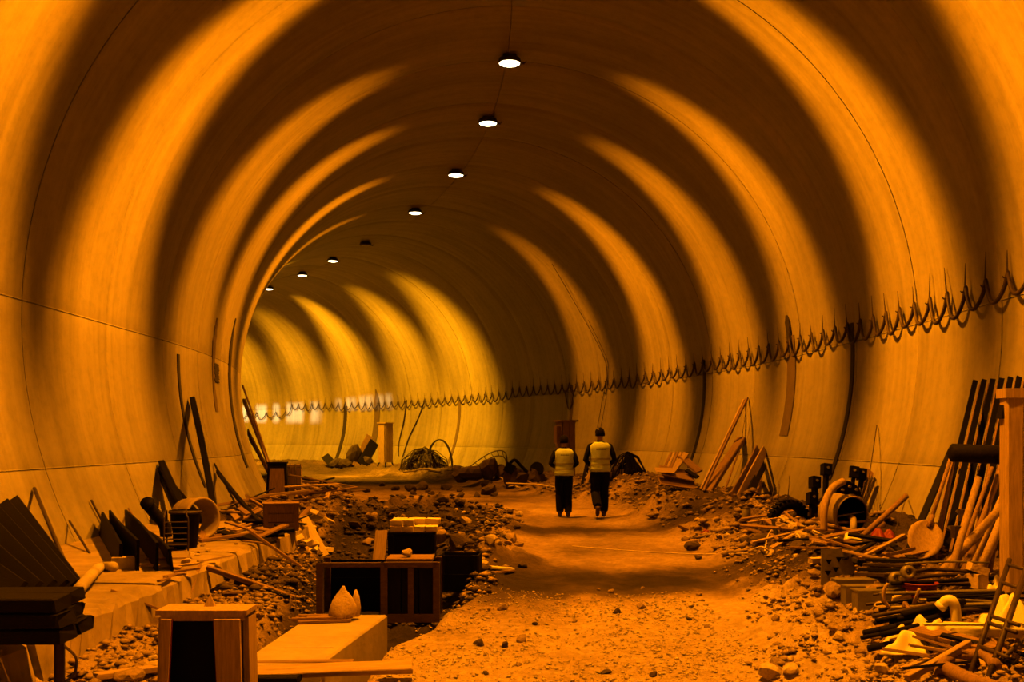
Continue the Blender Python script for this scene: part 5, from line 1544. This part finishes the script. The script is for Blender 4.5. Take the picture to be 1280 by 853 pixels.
# ------------------------------------------------------------------ stones
def stones(n, box, smin, smax, mats, label, group, sink=.25, flat=.7):
    made = []
    for k in range(n):
        for _ in range(20):
            px = SCR.uniform(box[0], box[2]); py = SCR.uniform(box[1], box[3])
            q = ground_hit(px, py); u, s = us(q.x, q.y)
            if abs(u) < 5.0 and not (s < LEDGE_END + .3 and abs(u - LEDGE_U) < .22): break
        sz = smin * (smax / smin) ** (SCR.random() ** 1.6)
        m = SCR.choice(mats)
        made.append(put(SCR.choice(ROCKS[m.name]), 'stone', (q.x, q.y, gz(q.x, q.y)), (sz, sz * SCR.uniform(.7, 1), sz * flat * SCR.uniform(.7, 1.1)), label, 'stone', group, sink=sink))
    if n <= 40: order(made, label)
stones(22, (560, 735, 900, 848), .05, .13, [M_ROCKD, M_ROCK], 'dark stone lying on the dirt track', 'stones on the track')
stones(34, (430, 625, 610, 690), .12, .38, [M_ROCKD, M_ROCKD, M_ROCK], 'dark clod in the trench behind the crates', 'clods in the trench')
stones(26, (560, 640, 660, 720), .10, .32, [M_ROCK, M_ROCKP, M_ROCKD], 'broken stone on the lip of the trench', 'stones on the trench lip')
stones(40, (850, 625, 1010, 700), .10, .30, [M_ROCK, M_ROCKD, M_ROCKP], 'rubble stone on the right bank', 'stones on the right bank')
stones(36, (960, 740, 1140, 850), .06, .20, [M_ROCK, M_ROCKP, M_ROCK], 'rubble stone on the near right slope', 'stones on the near right slope')
stones(24, (120, 745, 320, 850), .06, .20, [M_ROCK, M_ROCKP], 'stone on the dirt below the left ledge', 'stones below the left ledge')
stones(16, (230, 680, 330, 740), .05, .14, [M_ROCK, M_ROCKP], 'stone on and before the left ledge', 'stones on the left ledge')
stones(20, (400, 608, 640, 624), .25, .6, [M_ROCKD], 'dark clod on the ridge beyond the trench', 'clods beyond the trench')
stones(18, (1000, 700, 1120, 745), .08, .2, [M_ROCK, M_ROCKD], 'stone beside the steel channels', 'stones by the channels')

# gravel: thousands of small stones, one mesh
_UB = ([4, 6.65, 9.6, 14.3, 20.9, 26, 34, 60, 90], [1.5, 1.75, 2.3, 2.9, 2.55, 2.3, 1.6, 1.6, 1.6])
_UR = ([4, 7.9, 9.0, 10.45, 14.3, 18, 22], [-1.2, -0.95, -.7, -0.42, -0.50, -0.2, 0.0])
def gravel(name, n, region, smin, smax, m, label, seed, mask=None):
    r = np.random.RandomState(seed)
    s = region[2] + (region[3] - region[2]) * r.rand(n) ** 1.3
    u = region[0] + (region[1] - region[0]) * r.rand(n)
    keep = fbm(u * 2 + seed, s * 2, 3) + r.rand(n) * .5 > .12
    if mask == 'bank': keep &= u > np.interp(s, *_UB) + .1 + .5 * fbm(s * 1.5, u, 3) + .35 * (r.rand(n) - .5)
    if mask == 'lip': keep &= u < np.interp(s, *_UR) + .25 + .5 * fbm(s * 1.5, u, 3) + .3 * (r.rand(n) - .5)
    u, s = u[keep], s[keep]; n = len(u)
    a = np.where(s > Z0, (s - Z0) / BR, 0)
    cx = np.where(s > Z0, -BR + BR * np.cos(a), 0); cy = np.where(s > Z0, Z0 + BR * np.sin(a), s)
    x = cx + u * np.cos(a); y = cy + u * np.sin(a)
    z = ground(u, s)[0] + micro(u, s)
    base = np.array([(0, 0, .6), (.9, .1, 0), (.2, .95, .1), (-.8, .4, 0), (-.5, -.8, .05), (.5, -.75, 0), (0, 0, -.5)])
    tri = np.array([(0, 1, 2), (0, 2, 3), (0, 3, 4), (0, 4, 5), (0, 5, 1), (6, 2, 1), (6, 3, 2), (6, 4, 3), (6, 5, 4), (6, 1, 5)])
    sz = smin * (smax / smin) ** (r.rand(n) ** 2)
    th = r.rand(n) * 6.28
    bb = base[None] * (1 + .5 * (r.rand(n, 7, 3) - .5))
    c_, s_ = np.cos(th)[:, None], np.sin(th)[:, None]
    vx = (bb[..., 0] * c_ - bb[..., 1] * s_) * sz[:, None] + x[:, None]
    vy = (bb[..., 0] * s_ + bb[..., 1] * c_) * sz[:, None] + y[:, None]
    vz = bb[..., 2] * sz[:, None] * .8 + z[:, None] + sz[:, None] * .35
    co = np.stack([vx, vy, vz], -1).reshape(-1, 3)
    f = (tri[None] + (np.arange(n) * 7)[:, None, None]).reshape(-1, 3)
    me = bpy.data.meshes.new(name); me.vertices.add(len(co)); me.vertices.foreach_set('co', co.ravel())
    me.loops.add(f.size); me.loops.foreach_set('vertex_index', f.ravel())
    me.polygons.add(len(f)); me.polygons.foreach_set('loop_start', np.arange(0, f.size, 3)); me.polygons.foreach_set('loop_total', np.full(len(f), 3))
    me.update(calc_edges=True); me.validate(); me.materials.append(m)
    o = bpy.data.objects.new(name, me); COL.objects.link(o)
    return tag(o, label, 'gravel', kind='stuff')
gravel('gravel', 9000, (-1.0, 1.9, 5.0, 10.5), .006, .022, M_ROCKP, 'pale gravel strewn over the near track', 1)
gravel('gravel', 14000, (1.4, 4.2, 5.0, 16), .010, .045, M_ROCK, 'brown rubble gravel on the right bank', 2, 'bank')
gravel('gravel', 5000, (-3.05, -1.9, 5.0, 14), .012, .06, M_ROCK, 'brown gravel below the left ledge', 3)
gravel('gravel', 5000, (-3.2, 0.2, 10, 23), .02, .10, M_ROCKD, 'dark clods strewn in the trench', 4, 'lip')
gravel('gravel', 3500, (-.6, .7, 10, 22), .015, .08, M_ROCK, 'broken rubble along the trench lip', 5, 'lip')
gravel('gravel', 5000, (2.0, 5.0, 13, 30), .02, .11, M_ROCK, 'coarse rubble on the far right bank', 6, 'bank')
gravel('gravel', 2500, (-5, -3.2, 18.5, 34), .02, .12, M_ROCK, 'coarse rubble along the left wall', 7)

# ------------------------------------------------------------------ added unseen lights beyond the bend, for the white patches on the far wall
def patch_light(pos, target, size, blend, power, sx, label, slit):
    o = thing('patch_light', label, 'added light', (pos.x, pos.y, gz(pos.x, pos.y)))
    h = pos.z - o.location.z
    MB().tube([(0, 0, .02), (0, 0, h - .15)], .03, 8).build('stand', M_STEEL, o)
    for k in range(3):
        a = k * 2.1
        MB().tube([(0, 0, .5), (.45 * math.cos(a), .45 * math.sin(a), 0)], .02, 6).build('leg', M_STEEL, o)
    ld = bpy.data.lights.new('patch_beam', 'SPOT'); ld.energy = power; ld.color = (1.0, .80, .34); ld.spot_size = size; ld.spot_blend = blend; ld.shadow_soft_size = .006
    lo = bpy.data.objects.new('patch_beam', ld); COL.objects.link(lo); lo.parent = o
    d = (target - pos)
    lo.location = (0, 0, h); lo.rotation_euler = d.to_track_quat('-Z', 'Y').to_euler(); lo.scale = (1, 1, 1)
    Mh = d.to_track_quat('-Z', 'Y').to_matrix()
    mb = MB()
    for x in (-.17, .17): mb.box(V((0, 0, h)) + Mh @ V((x, 0, .03)), (.02, .24, .2), Mh)
    for y in (-.11, .11): mb.box(V((0, 0, h)) + Mh @ V((0, y, .03)), (.34, .02, .2), Mh)
    mb.box(V((0, 0, h)) + Mh @ V((0, 0, .14)), (.34, .24, .02), Mh).build('hood', M_HOUS, o)
    rr = random.Random(int(sx))
    c = V((0, 0, h))
    x = -.30
    while x < .30:                       # added bars that break the beam into patches
        w = rr.uniform(.006, .028)
        MB().box(c + Mh @ V((x, 0, -.40)), (w, .24, .01), Mh).build('gobo_bar', M_HOUS, o)
        x += w + rr.uniform(.012, .05)
    for y, hh in ((-.145, .25), (.145, .25)):   # added plates that narrow the beam to a slit
        MB().box(c + Mh @ V((0, math.copysign(hh / 2 + slit, y), -.41)), (.9, hh, .008), Mh).build('gobo_plate', M_HOUS, o)
    for x in (-.17, .17):
        MB().tube([c + Mh @ V((x, .11, 0)), c + Mh @ V((x, .14, -.40))], .008, 5).build('gobo_arm', M_HOUS, o)
patch_light(W(-4.2, 65, 3.2), W(6.0, 60.5, 3.10), math.radians(46), .3, 20000, 3, 'added unseen light on a stand beyond the bend, farther one', .018)
patch_light(W(-4.2, 56.5, 3.2), W(6.0, 52.0, 3.50), math.radians(30), .6, 9000, 8, 'added unseen light on a stand beyond the bend, nearer one', .012)
